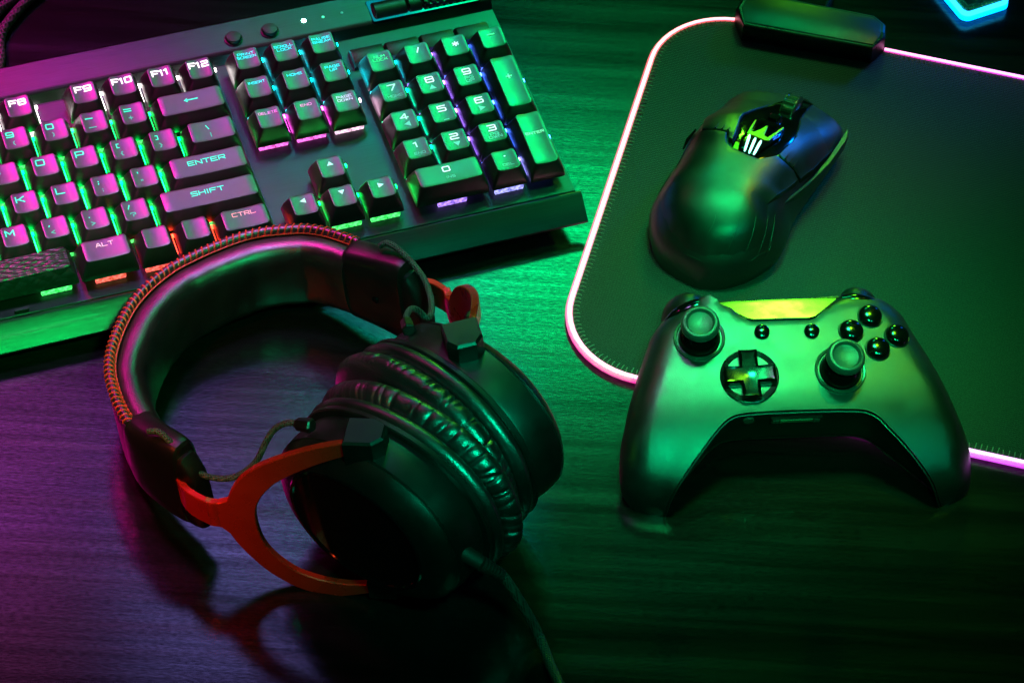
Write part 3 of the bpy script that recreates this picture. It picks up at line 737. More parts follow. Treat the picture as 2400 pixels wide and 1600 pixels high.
def make_headset():
    hs = thing("headset", "black over-ear gaming headset with red metal forks and red stitched headband", "headset", HSM)
    leather = plastic("headset_leather", (.004, .004, .0045), .34, .5, 1400, dist=.0003, spec=.8, ior=1.8)
    shellm = plastic("headset_shell", (.003, .003, .003), .38, .25, 2600, spec=.7)
    darkm = plastic("headset_dark", (0.0024, 0.0024, 0.0028), .45, .2, 2600)
    red = plastic("red_anodised_metal", (.70, .024, .008), .29, .3, 2500, metallic=.38)
    braid = braid_mat("headset_braid", (.008, .009, .009), (.05, .075, .065), 1900)
    outer = [(57.0, -64.6), (43.8, -58), (32.4, -50.4), (25.5, -44.8), (18.7, -37.3), (13.2, -29), (7.7, -18.7), (2.7, -6.2), (.2, 8), (.5, 22.4), (3.1, 33), (7.4, 44.7), (13.1, 56.4), (19.2, 64.8), (26.7, 71.6), (34.8, 77.7), (42.6, 81.1), (51.6, 83.1), (64, 84.3)]
    path = [Vector((p[0], p[1], 0)) for p in catmull([(a, b, 0) for a, b in outer], 5)]
    def sweep(pth, sec, jitter=None):
        rings = []
        for i, p in enumerate(pth):
            t = (pth[min(i + 1, len(pth) - 1)] - pth[max(i - 1, 0)]).normalized()
            nrm = Vector((-t.y, t.x, 0)) * -1        # towards the inside of the arc
            s = sec(i / (len(pth) - 1))
            rings.append([p + nrm * n_ + Vector((0, 0, w_)) for n_, w_ in s])
        return rings
    def sup(cn, hn, hw, e, n=28):
        o = []
        for k in range(n):
            q = 2 * math.pi * k / n; c, s = math.cos(q), math.sin(q)
            o.append((cn + hn * math.copysign(abs(c) ** (2 / e), c), hw * math.copysign(abs(s) ** (2 / e), s)))
        return o
    flip = 1
    # make sure the inward side is +n: the arc's centre is near (60, 10)
    t0 = (path[1] - path[0]).normalized(); nn = Vector((-t0.y, t0.x, 0)) * -1
    if nn.dot(Vector((60, 10, 0)) - path[0]) < 0: flip = -1
    pad = MB()
    rings = []
    for i, p in enumerate(path):
        f = i / (len(path) - 1)
        t = (path[min(i + 1, len(path) - 1)] - path[max(i - 1, 0)]).normalized(); nr = Vector((-t.y, t.x, 0)) * -flip
        th = 7.8 + 1.2 * math.sin(math.pi * f)
        ring = []
        for n_, w_ in sup(th + .8, th, 18.2, 2.7, 30):
            wr = .35 * noise.noise(Vector((i * .35, w_ * .12, n_ * .1))) + .5 * max(0, -w_ / 18) * noise.noise(Vector((i * .6, 3, 7)))
            ring.append(p + nr * (n_ + wr) + Vector((0, 0, w_)))
        rings.append(ring)
    pad.loft(rings)
    link("headband_pad", pad.mesh("headband_pad", leather), None, hs)
    ob = MB(); rings = []
    for i, p in enumerate(path):
        t = (path[min(i + 1, len(path) - 1)] - path[max(i - 1, 0)]).normalized(); nr = Vector((-t.y, t.x, 0)) * -flip
        rings.append([p + nr * n_ + Vector((0, 0, w_)) for n_, w_ in ((-.8, -17), (-.8, 16.5), (0, 18), (1.6, 18.2), (3.4, 17), (3.4, -17.5), (0, -18.5))])
    ob.loft(rings)
    link("headband_cover", ob.mesh("headband_cover", darkm), None, hs)
    # piping with slanted red stitches
    pipe = MB(); pp = []; NR = []
    for i, p in enumerate(path):
        t = (path[min(i + 1, len(path) - 1)] - path[max(i - 1, 0)]).normalized(); nr = Vector((-t.y, t.x, 0)) * -flip
        pp.append(p + nr * 1.3 + Vector((0, 0, 18.0))); NR.append((nr, t))
    pipe.tube(pp, 2.15, 12)
    link("piping", pipe.mesh("piping", leather), None, hs)
    st = MB(); acc = 0.0; L_ = [0.0]
    for a, b in zip(pp, pp[1:]): L_.append(L_[-1] + (b - a).length)
    s = 1.5; rnd = random.Random(2)
    while s < L_[-1] - 1:
        def at(q):
            q = max(0, min(L_[-1] - .01, q))
            i = max(k for k in range(len(L_)) if L_[k] <= q); i = min(i, len(pp) - 2)
            f = (q - L_[i]) / (L_[i + 1] - L_[i]); return pp[i].lerp(pp[i + 1], f), NR[i][0].lerp(NR[i + 1][0], f)
        pts = []
        for k in range(7):
            q = R(-35 + 230 * k / 6)
            c, nr = at(s + (k - 3) * .42 + rnd.uniform(-.06, .06))
            pts.append(c + (nr * math.cos(q) + Vector((0, 0, 1)) * math.sin(q)) * 2.3)
        st.tube(pts, .46, 6)
        c, nr = at(s); c2, nr2 = at(s + 3.1)
        st.tube([c + nr * 2.6 + Vector((0, 0, -.6)), c.lerp(c2, .5) + nr * 2.9 + Vector((0, 0, -.2)), c2 + nr2 * 2.6 + Vector((0, 0, -.6))], .36, 5)
        s += 3.15
    link("stitching", st.mesh("stitching", plastic("red_thread", (0.6200, 0.0500, 0.0160), .5, .3, 3000)), None, hs, label="orange red thread wound round the band's rim", kind='stuff')
    # end caps and slider blocks
    for sgn, cp in ((-1, [(54.5, -63.4), (62, -66.3), (72, -68.4), (82, -69.4), (90, -69.8)]), (1, [(61.5, 84.2), (70, 85.3), (80, 86.0), (90, 86.2), (97, 86)])):
        pth = [Vector((p.x, p.y, 0)) for p in catmull([(a, b, 0) for a, b in cp], 5)]
        m = MB(); rings = []
        for i, p in enumerate(pth):
            f = i / (len(pth) - 1)
            t = (pth[min(i + 1, len(pth) - 1)] - pth[max(i - 1, 0)]).normalized(); nr = Vector((t.y, -t.x, 0)) * sgn
            hw = sinterp(f, [(0, 18.9), (.06, 20), (.4, 21.5), (.8, 23.5), (.95, 23), (1, 21.5)]); hn = sinterp(f, [(0, 8.2), (.06, 9), (.5, 8.6), (.95, 7.2), (1, 6)])
            rings.append([p + nr * n_ + Vector((0, 0, w_)) for n_, w_ in sup(6.3, hn, hw, 3.6, 32)])
        m.loft(rings)
        cap = link("band_end", m.mesh("band_end", shellm), None, hs)
        e = pth[-1]; d = (pth[-1] - pth[-4]).normalized(); nr = Vector((d.y, -d.x, 0)) * sgn
        bl = MB()
        bl.loft([[e + d * q + nr * n_ + Vector((0, 0, w_ + dz)) for n_, w_ in sup(6.0, hn, hw, 4, 28)] for q, hn, hw, dz in ((-9, 6.2, 20.5, -2.5), (2, 6.2, 20.5, -2.5), (6, 5.6, 17.5, -5), (8, 4.4, 14, -7))])
        link("slider_block", bl.mesh("slider_block", darkm), None, cap)
        mark = MB(); c0 = e - d * 15 + nr * 15.6
        mark.add([c0 + d * x * 2.2 + Vector((0, 0, y * 2.2 + 6)) + nr * q for q in (-.4, 0) for x, y in ((-1, -1), (1, -1), (1, 1), (-1, 1))], [(0, 1, 2, 3), (4, 5, 6, 7), (0, 1, 5, 4), (2, 3, 7, 6)])
        scr = MB(); scr.tube([c0 - nr * .8, c0 + nr * .25], [2.1, 1.7], 14)
        link("screw", scr.mesh("screw", M_gloss), None, cap)
    # red forks
    fo = [(60.3, 46.0), (47.1, 42.6), (33.3, 37.3), (19, 30.0), (9.9, 22.4), (4.7, 14.9), (1.8, 8.5), (-3, 6.8), (-8, 7.6), (-8, -6.8), (-3, -8.0), (0.2, -11.5), (2.4, -17), (7.2, -25.4), (14.5, -35.0), (24.9, -43.2), (34.6, -47), (44.7, -48.0), (58.6, -45)]
    fi = [(58.2, -39.6), (49.1, -40.2), (39.1, -38.8), (29.5, -35.2), (23.3, -30.5), (17.6, -23.4), (14.1, -15.0), (13.0, -5.0), (13.6, 2.5), (15.7, 8.3), (19.2, 14.0), (25.5, 20.6), (35, 26.9), (45.7, 32.6), (59.6, 38.6)]
    def smooth_run(p): return [(q.x, q.y) for q in catmull([(a, b, 0) for a, b in p], 4)]
    contour = smooth_run(fo[:7]) + smooth_run(fo[7:9]) + smooth_run(fo[9:11]) + smooth_run(fo[11:]) + smooth_run(fi)
    for sgn, q0, q1, root in ((-1, (115.7, -68.7), (166.7, -39.3), (84, -66.5)), (1, (116.5, 84.0), (164.5, 47.0), (91, 85.5))):
        q0v = Vector((q0[0], q0[1], 0)); e1 = (Vector((q1[0], q1[1], 0)) - q0v).normalized(); e3 = Vector((e1.y, -e1.x, 0)) * -sgn   # e3 points outwards
        if e3.y * sgn < 0: e3 = -e3
        bow = 6.5 if sgn > 0 else 0.0
        def P3(x, w_, d_): return q0v + e1 * x + e3 * (d_ + bow * math.sin(math.pi * max(0, min(1, x / 60)))) + Vector((0, 0, w_))
        vs, fs, bd = cdt_fill(inset(contour, .45), 4.0)
        n = len(vs); k = len(contour); ci = contour
        m = MB()
        V = [P3(x, y, 1.7) for x, y in vs] + [P3(x, y, -1.7) for x, y in vs] + [P3(x, y, 1.25) for x, y in ci] + [P3(x, y, -1.25) for x, y in ci]
        F = [f for f in fs] + [tuple(i + n for i in reversed(f)) for f in fs]
        for i in range(k):
            j = (i + 1) % k; A = 2 * n
            F += [(bd[i], bd[j], A + j, A + i), (A + i, A + j, A + k + j, A + k + i), (A + k + i, A + k + j, n + bd[j], n + bd[i])]
        m.add(V, F)
        fk = link("fork", m.mesh("fork", red, angle=30), None, hs, label="red metal fork holding the ear cup")
        a = P3(-7, 0, 0); rt = Vector((root[0], root[1], 0)); md = (a + rt) / 2 + Vector((0, sgn * 2.5, 0))
        pth = catmull([rt - Vector((8, 0, 0)), rt, md, a, P3(-3, 0, 0)], 6)
        sm = MB(); rings = []
        for i, p in enumerate(pth):
            t = (pth[min(i + 1, len(pth) - 1)] - pth[max(i - 1, 0)]).normalized(); nr = Vector((-t.y, t.x, 0))
            f = i / (len(pth) - 1); hw0 = 7.2 + 0.0 * f
            rings.append([p + nr * x + Vector((0, 0, y)) for x, y in ((1.2, -hw0), (1.55, -hw0 + .5), (1.55, hw0 - .5), (1.2, hw0), (-1.2, hw0), (-1.55, hw0 - .5), (-1.55, -hw0 + .5), (-1.2, -hw0))])
        sm.loft(rings)
        link("slider_arm", sm.mesh("slider_arm", red, angle=30), None, fk)
    # ear cups
    def cup(ca, cl, cw, phi, sgn, fdir):
        e = Vector((math.cos(phi), math.sin(phi), 0)); out = Vector((-math.sin(phi), math.cos(phi), 0)) * sgn; o = Vector((ca, cl, cw))
        A_, W_ = 53.0, 41.0
        def ring(s, d, n=96, amp=None, sq=2.15):
            r = []
            for k in range(n):
                q = 2 * math.pi * k / n; c, s_ = math.cos(q), math.sin(q)
                x = A_ * math.copysign(abs(c) ** (2 / sq), c); y = W_ * math.copysign(abs(s_) ** (2 / sq), s_)
                f = s + (amp(q) if amp else 0)
                r.append(o + e * (x - (0 if s >= 1 else 0)) * f + Vector((0, 0, y * f)) + out * d)
            return r
        def build(nm, prof, mat, n=72, cap0=True, cap1=True, angle=35):
            m = MB(); m.loft([ring(s, d, n) for d, s in prof], True, cap0, cap1); return link(nm, m.mesh(nm, mat, angle=angle), None, hs)
        shell = build("cup_shell", [(-2.5, .90), (.5, .925), (3, .935), (10, .945), (16.6, .935), (17.0, .925), (17.3, .918), (17.6, .925), (18.0, .93), (20, .902), (22, .855), (24, .79), (25.4, .735), (26.2, .69)], shellm, cap1=False)
        fp = MB(); fp.loft([ring(s, d, 72) for d, s in ((26.2, .692), (26.9, .678), (26.8, .655), (25.2, .63), (25.0, .40), (25.0, .05))])
        link("face_plate", fp.mesh("face_plate", M_gloss), None, shell)
        build("rim_lip", [(-3.2, .93), (-3.2, .985), (-2.6, 1.0), (-.6, 1.0), (0, .985), (0, .93)], shellm)
        # smooth roll next to the lip, then the pleated cushion
        roll = MB()
        roll.loft([ring(s + .0, d, 120) for d, s in ((-2.8, .93), (-3.4, .975), (-4.6, 1.005), (-6.4, 1.018), (-8.2, 1.008), (-9.6, .98), (-10.4, .94), (-10.6, .88))])
        cu = link("ear_cushion", roll.mesh("cushion_roll", leather), None, hs)
        rp = random.Random(11 + sgn)
        cre = []
        for i in range(64):
            cre.append((2 * math.pi * (i + rp.uniform(-.3, .3)) / 64, rp.uniform(.35, .95), rp.uniform(.012, .022), rp.uniform(-.05, .05)))
        def pleat(strength, t_=0.0):
            def f(q):
                z = 0.0
                for c0, am, wd, sl in cre:
                    d = (q - c0 - sl * t_ + math.pi) % (2 * math.pi) - math.pi
                    if abs(d) < .14: z -= am * math.exp(-(abs(d) / wd) ** 1.4)
                z += .15 * noise.noise(Vector((math.cos(q) * 16, math.sin(q) * 16, t_ * 2)))
                return (z + .45) * strength
            return f
        pl = MB()
        prof = [(-10.2, .90, .0), (-10.8, .93, .030), (-11.4, .955, .038), (-12.4, .985, .038), (-13.8, 1.012, .034), (-15.4, 1.032, .026), (-17, 1.043, .017), (-18.6, 1.042, .009), (-20.2, 1.022, .005), (-21.6, .98, .003), (-22.6, .93, .005), (-23.4, .86, .003), (-23.2, .78, 0), (-21.5, .70, 0), (-18, .64, 0), (-12, .62, 0)]
        pl.loft([ring(s, d, 640, pleat(am, i_ / 4) if am else None) for i_, (d, s, am) in enumerate(prof)], True, True, True)
        link("pleated_cover", pl.mesh("cushion_pleats", leather, angle=60), None, cu)
        # hinge blocks that clamp the fork
        for up in (1, -1):
            hb = MB()
            fe = Vector((fdir[0], fdir[1], 0)).normalized(); fo_ = Vector((-fe.y, fe.x, 0))
            sec = [(-7.5, -8.0), (5.0, -8.0), (9.6, -4.2), (9.6, 4.2), (5.0, 8.0), (-7.5, 8.0)]       # (along the fork, across)
            base_o = o + out * 12.0
            def rg(w0, g): return [base_o + fe * (x * g) + fo_ * (y * g) + Vector((0, 0, w0)) for x, y in sec]
            if up > 0: hb.loft([rg(33.5, .93), rg(34.5, 1), rg(46.6, 1), rg(47.8, .9)])
            else: hb.loft([rg(-47, .9), rg(-45.6, 1), rg(-36, 1), rg(-35, .93)])
            h = link("hinge_block", hb.mesh("hinge_block", shellm, angle=28), None, shell)
            sc = MB(); c0 = base_o + out * 6.3 + Vector((0, 0, 40.5 * up)); sc.tube([c0, c0 + out * .9], [2.6, 2.2], 16)
            link("screw", sc.mesh("screw", M_gloss), None, h)
        return o, e, out, shell
    near = cup(170, -20.5, 0, 0, -1, (51, 29.4))
    far = cup(166.5, 24.5, 2.0, R(-7), 1, (48, -37))
    # short braided leads from the band ends to the cups
    for pts in (LEAD_NEAR, LEAD_FAR):
        ld = MB(); ld.tube(catmull(pts, 6), 1.45, 10)
        lead = link("lead", ld.mesh("lead", braid), None, hs)
        a, b_ = Vector(pts[-2]), Vector(pts[-1]); d = (b_ - a).normalized()
        g = MB(); g.tube([b_ - d * 3.2, b_ - d * 2.8, b_ + d * 4.5, b_ + d * 5.2], [2.2, 2.9, 3.3, 2.6], 6)
        link("lead_plug", g.mesh("lead_plug", shellm, angle=20), None, lead)
    # main cable with ribbed strain relief
    cpts = MAIN_CABLE
    cb = MB(); cb.tube(catmull(cpts[2:], 8), 2.3, 12)
    mc = link("cable", cb.mesh("cable", braid), None, hs, label="braided cable leaving the near ear cup")
    a, b_, c = Vector(cpts[0]), Vector(cpts[1]), Vector(cpts[2])
    sr = MB(); sr.tube([a - (b_ - a) * .6, a, b_], [3.6, 3.7, 3.3], 14)
    d = (c - b_); n = 7
    sr.tube([b_, c + d.normalized() * 1.5], [1.9, 1.7], 10)
    for i in range(n):
        p = b_ + d * ((i + .4) / n); r = 3.5 - .9 * i / n; q = d.normalized()
        sr.tube([p - q * .75, p - q * .6, p + q * .6, p + q * .75], [r - .3, r, r, r - .3], 14)
    for sd in (d.cross(Vector((0, 0, 1))).normalized(),):
        for s_ in (1, -1):
            sr.tube([b_ + sd * s_ * 2.7, c + sd * s_ * 2.0], .8, 6)
    link("strain_relief", sr.mesh("strain_relief", M_rubber), None, mc)
make_headset()

# ------------------------------------------------------------------ gaming mouse
MD = R(68)
MSM = frame_m((106.1, 92.3, 4.0), (math.sin(MD), -math.cos(MD), 0), (math.cos(MD), math.sin(MD), 0), (0, 0, 1))
def make_mouse():
    ms = thing("gaming_mouse", "black angular gaming mouse with glowing palm bars on the mouse pad", "mouse", MSM)
    soft = plastic("mouse_soft_black", (.004, .004, .0045), .38, .2, 2800, spec=.85)
    left = [(-66, 2), (-64.5, -9), (-61, -19), (-55, -26), (-46, -31.6), (-34, -35.4), (-26, -36), (-13, -34.4), (2, -33.6), (10, -35.0), (19, -35.2), (29, -34.0), (37, -32.2), (46, -31.4), (54, -30.8), (60, -29.6), (65, -27.4), (68, -23.5), (71, -16.5), (74, -8.5), (76.5, -1)]
    right = [(-66, 3), (-63, 11), (-57, 19), (-48, 26), (-37, 31.2), (-29, 33), (-19, 32.6), (-10, 31), (-2, 30.6), (8, 31.2), (22, 32.4), (34, 33.4), (46, 34), (54, 33.4), (60, 32.0), (65, 29.0), (68, 24), (71, 16), (74, 8), (76.5, 0)]
    prof = [(-66, 6), (-64, 13), (-60, 20), (-52, 27.5), (-42, 33), (-30, 36.6), (-18, 38), (-6, 38.2), (8, 37), (20, 34.6), (34, 30.4), (48, 25), (60, 19.5), (70, 14.5), (76.5, 10)]
    def tail(f): return f if f > -20 else -20 + (f + 20) * .86
    left, right, prof = ([(tail(a_), b_) for a_, b_ in t_] for t_ in (left, right, prof))
    def bounds(f): return sinterp(f, left), sinterp(f, right)
    def S(x, f):
        a, b = bounds(f); c, h = (a + b) / 2, max(.5, (b - a) / 2)
        s = min(.985, abs(x - c) / h)
        e = 2.5 if f < -10 else 2.5 + .8 * min(1, (f + 10) / 40)
        return sinterp(f, prof) * (1 - s ** e) ** (1 / e)
    body = MB(); rings = []
    fs = [-59.3, -59.0] + [-58 + i * 2.25 for i in range(60)] + [76.2]
    for f in fs:
        a, b = bounds(f); c, h = (a + b) / 2, (b - a) / 2; zt = sinterp(f, prof) - 2.4
        e = 2.5 if f < -10 else 2.5 + .8 * min(1, (f + 10) / 40)
        ring = []
        for k in range(33):
            q = math.pi * k / 32; s = -math.cos(q)
            sg = math.copysign(abs(s) ** .8, s)
            z = max(0.6, zt * (1 - min(.9999, abs(sg)) ** e) ** (1 / e)); 
            tuck = 1 - .10 * max(0, 1 - z / 9)
            ring.append((c + h * sg * tuck * .985, f, z))
        ring += [(c + h * .85, f, .5), (c - h * .85, f, .5)]
        rings.append(ring)
    body.loft(rings); link("body", body.mesh("body", soft), None, ms)
    palm = [(-33.2, -4), (-32.0, 6), (-30.3, 11.9), (-28.2, 11.3), (-23.7, 10.0), (-18.1, 9.6), (-13.8, 9.3), (-12.1, 4.2), (-10.2, 1.0), (-7.0, -1.0), (-2.6, -1.6), (1.9, -2.3), (6.7, -2.0), (9.7, 1.0), (13.4, 5.8), (16.6, 5.3), (20.4, 5.0), (23.0, 5.2), (26.0, 3.6), (22.8, -10.8), (19.8, -21.7), (23, -26), (28, -31), (28, -38), (22.6, -48.5), (14.5, -56.5), (3, -61.5), (-8, -61.0), (-18.5, -55.5), (-27, -46), (-32, -34), (-33.2, -25), (-32.6, -13)]
    palm = [(a_, tail(b_)) for a_, b_ in palm]
    def SP(x, f):
        d = poly_dist(x, f, palm)[0]
        k_ = max(0, min(1, (-14 - f) / 12)); q = max(0, min(1, 1 - d / 10))
        return S(x, f) - 4.0 * k_ * q * q
    pl = link("palm_shell", patch(palm, SP, .5, 4.5, 2.4, .6).mesh("palm_shell", soft, angle=30), None, ms, label="smooth matt palm shell with a notched front edge")
    lb = [(-22.0, 10.3), (-27.0, 12.0), (-30.0, 22.2), (-30.4, 36), (-29.6, 49.1), (-28.6, 58.0), (-26.6, 64.5), (-22.5, 67.8), (-13.5, 71.0), (-4.5, 73.4), (-1.2, 72.6), (-2.6, 60.5), (-6.7, 47.4), (-10.1, 36.9), (-12.5, 29.1), (-12.5, 24.3), (-11.3, 19.1), (-9.6, 9.4), (-9.2, 4.8), (-11.4, 5.4), (-13.2, 10.2), (-18.2, 10.3)]
    rb = [(11.1, 50.5), (10.6, 60), (10.4, 70.4), (15.0, 69.4), (20.5, 66.4), (26.5, 62.6), (30.0, 58.0), (31.6, 51.0), (30.6, 33.9), (29.0, 17.2), (26.6, 6.0), (23.0, 6.0), (16.5, 6.2), (13.9, 7.0), (14.9, 15.1), (15.8, 20.5), (15.8, 25.2), (14.0, 34.0), (11.4, 45.7)]
    def SL(x, f): return S(x, f) - .12 * max(0.0, f - 22.2 - (x + 26.7) * .48)
    def SR(x, f): return S(x, f) - .12 * max(0.0, f - 25.2 + (x - 15.8) * .78)
    for nm, pg, sf in (("left_button", lb, SL), ("right_button", rb, SR)):
        link(nm, patch(pg, sf, .45, 4.2, 2.0, .5).mesh(nm, soft, angle=28), None, ms)
    # raised fins behind the buttons
    fins = [(-20.2, 10.6, 16.4), (-16.7, 10.6, 15.2), (-13.8, 10.6, 13.7), (17.6, 6.4, 12.2), (20.0, 6.2, 12.0), (22.2, 6.2, 12.8)]
    for x, f0, f1 in fins:
        fm = MB()
        V = [(x - .75, f0, S(x, f0) + .3), (x + .75, f0, S(x, f0) + .3), (x, f1 + 1, S(x, f1 + 1) + .3), (x, f0 + .3, S(x, f0) + 1.35)]
        fm.add(V, [(0, 1, 2), (0, 1, 3), (1, 2, 3), (0, 2, 3)])
        link("fin", fm.mesh("fin", soft, angle=10), None, ms)
    # console between the buttons
    con = [(-12.3, 24.3), (-12.3, 29.1), (-9.9, 36.9), (-6.5, 47.4), (-2.4, 60.5), (-1.0, 72.4), (4.6, 73.6), (10.0, 70.4), (10.4, 60), (10.9, 50.5), (11.2, 45.7), (13.8, 34.0), (15.6, 25.2), (15.6, 20.5), (14.7, 15.1), (13.5, 6.3), (9.7, 1.4), (6.7, -1.6), (1.9, -1.9), (-2.6, -1.2), (-7.0, -.6), (-9.0, 4.4), (-9.4, 9.4), (-11.1, 19.1)]
    cn = link("console", patch(con, S, -1.2, 3, 2.4, .4).mesh("console", M_gloss, angle=30), None, ms)
    hump = [(-5.8, 6.0), (-5.6, 12), (-6.0, 19), (-5.6, 26), (-2.6, 29.4), (4.6, 30.0), (9.6, 27.4), (10.0, 20), (8.4, 12), (6.2, 5), (4.9, -1.6), (-.8, -1.8), (-4.0, -.8)]
    link("console_hump", patch(hump, S, .9, 3.4, 1.8, 1.0).mesh("console_hump", M_gloss, angle=40), None, ms)
    yel = plastic("yellow_trim", (.62, .52, .01), .3)
    trim = [(-4.6, 11.9), (-5.3, 25.1), (-4.7, 25.4), (-3.6, 14.5), (-1.9, 14.7), (0.1, 18.9), (1.3, 23.5), (2.0, 23.7), (3.3, 14.7), (5.3, 14.1), (8.5, 27.3), (9.1, 26.8), (6.8, 12.2), (5.0, 11.2), (1.7, 11.6), (-2.7, 11.9)]
    link("trim", patch(trim, S, 1.25, 1.2, 1.2, .12).mesh("trim", yel), None, cn, label="yellow trim round the two triangular buttons")
    for tp in ([(-7.4, 4.7), (-4.9, 4.5), (-4.0, -.6), (-7.0, -.4)], [(14.0, 5.6), (15.2, 9.4), (14.6, 9.6), (13.3, 6.4)]):
        link("trim", patch(tp, S, -.3, 1.2, 1.2, .12).mesh("trim", yel), None, cn)
    for t in ([(-4.2, 26.0), (-.2, 25.4), (-2.6, 16.2)], [(2.3, 24.0), (6.2, 25.6), (4.2, 15.4)]):
        cxm, cym = sum(p[0] for p in t) / 3, sum(p[1] for p in t) / 3
        tb = MB(); z = lambda p, d: S(p[0], p[1]) + d
        low = [(p[0], p[1], z(p, .6)) for p in t]; hi = [(p[0] * .9 + cxm * .1, p[1] * .9 + cym * .1, z(p, 1.9)) for p in t]
        tb.add(low + hi + [(cxm, cym + 1.2, S(cxm, cym) + 2.6)], [(0, 1, 4, 3), (1, 2, 5, 4), (2, 0, 3, 5), (3, 4, 6), (4, 5, 6), (5, 3, 6)])
        link("triangle_button", tb.mesh("triangle_button", M_gloss, angle=10), None, cn)
    for (x0, f0), (x1, f1) in (((-2.9, 11.4), (-.6, -1.4)), ((.4, 10.6), (1.8, -1.7)), ((3.5, 10.0), (4.1, -1.6))):
        bb = MB(); rings = []
        for k in range(7):
            f = f0 + (f1 - f0) * k / 6; x = x0 + (x1 - x0) * k / 6; hw = .72 - .14 * k / 6
            if k in (0, 6): hw *= .5
            zz = S(x, f) + .85
            rings.append([(x - hw, f, zz), (x - hw * .7, f, zz + .4), (x + hw * .7, f, zz + .4), (x + hw, f, zz)])
        bb.loft(rings)
        link("light_bar", bb.mesh("light_bar", glow_c((.35, 1.0, .88), 3.2)), None, cn, label="lit turquoise bar on the palm hump")
    zg = MB(); zg.tube([(x, f, S(x, f) + 1.05) for x, f in ((7.5, 15.0), (8.5, 19.6), (8.3, 14.2), (9.6, 18.4))], .26, 6)  # emissive blue tube bent into a zigzag
    link("blue_zigzag", zg.mesh("blue_zigzag", glow_c((.02, .12, 1.0), 1.2)), None, cn, label="small glowing blue zigzag")
    db = MB(); db.box((1.8, 33.6, S(1.8, 34) + .4), (3.4, 2.6, 1.5), .7, rz=R(-6), top=.75); link("dpi_button", db.mesh("dpi_button", M_gloss, angle=25), None, cn)
    # scroll wheel: ribs and rim
    wz = S(3.8, 52) + 1.0 - 6.6; wh = MB(); rings = []
    n = 60
    for x, rr, rib in ((-3.6, 9.0, 0), (-3.2, 10.2, 0), (-2.6, 10.3, 0), (-2.5, 9.7, 1), (2.5, 9.7, 1), (2.6, 10.3, 0), (3.2, 10.2, 0), (3.6, 9.0, 0)):
        rings.append([(3.4 + x, 53 + (rr - (.7 if rib and (k // 2) % 2 else 0)) * math.cos(2 * math.pi * k / n), wz + (rr - (.7 if rib and (k // 2) % 2 else 0)) * math.sin(2 * math.pi * k / n)) for k in range(n)])
    wh.loft(rings); link("scroll_wheel", wh.mesh("scroll_wheel", plastic("wheel", (0.0300, 0.0400, 0.0300), .16), angle=35), None, ms)
    # side wing beside the thumb rest
    wg = [(31.6, 58.5), (33.6, 57.0), (34.6, 50), (33.8, 30), (30.4, 8), (25.2, -12), (20.6, -22.6), (19.6, -21.8), (23.6, -11), (27.4, 3), (30.0, 16), (31.6, 34), (31.8, 48)]
    w = MB(); lo = inset(wg, .3); zz = lambda y: 15.0 + (58 - y) * .13
    w.loft([[(x, y, zz(y) - 6) for x, y in lo], [(x, y, zz(y) - .4) for x, y in wg], [(x, y, zz(y)) for x, y in inset(wg, .35)]])
    link("side_wing", w.mesh("side_wing", soft, angle=25), None, ms)
    # thin ridges on the rear right flank
    for (xa, fa), (xb, fb) in (((1.0, -43.6), (.6, -53.1)), ((11.2, -39.7), (11.7, -54.2)), ((18.3, -34.1), (19.3, -50.1)), ((22.5, -27.7), (24.6, -44.8)), ((24.7, -23.5), (27.5, -41.1))):
        rg = MB(); pts = []
        for k in range(9):
            t = k / 8; f = tail(fa + (fb - fa) * t); x = xa + (xb - xa) * t + .8 * math.sin(math.pi * t)
            pts.append((x, f, max(SP(x, f) + .48, S(x, f) - 1.3)))
        rg.tube(pts, [.05] + [.16] * 7 + [.05], 6); link("flank_ridge", rg.mesh("flank_ridge", soft), None, ms)
    sl = MB(); sl.tube([(-34.4, 8.5, 16), (-34.6, 14, 17.5), (-33.2, 21, 19)], [.4, .9, .4], 8)
    link("side_button", sl.mesh("side_button", M_gloss), None, ms)
make_mouse()

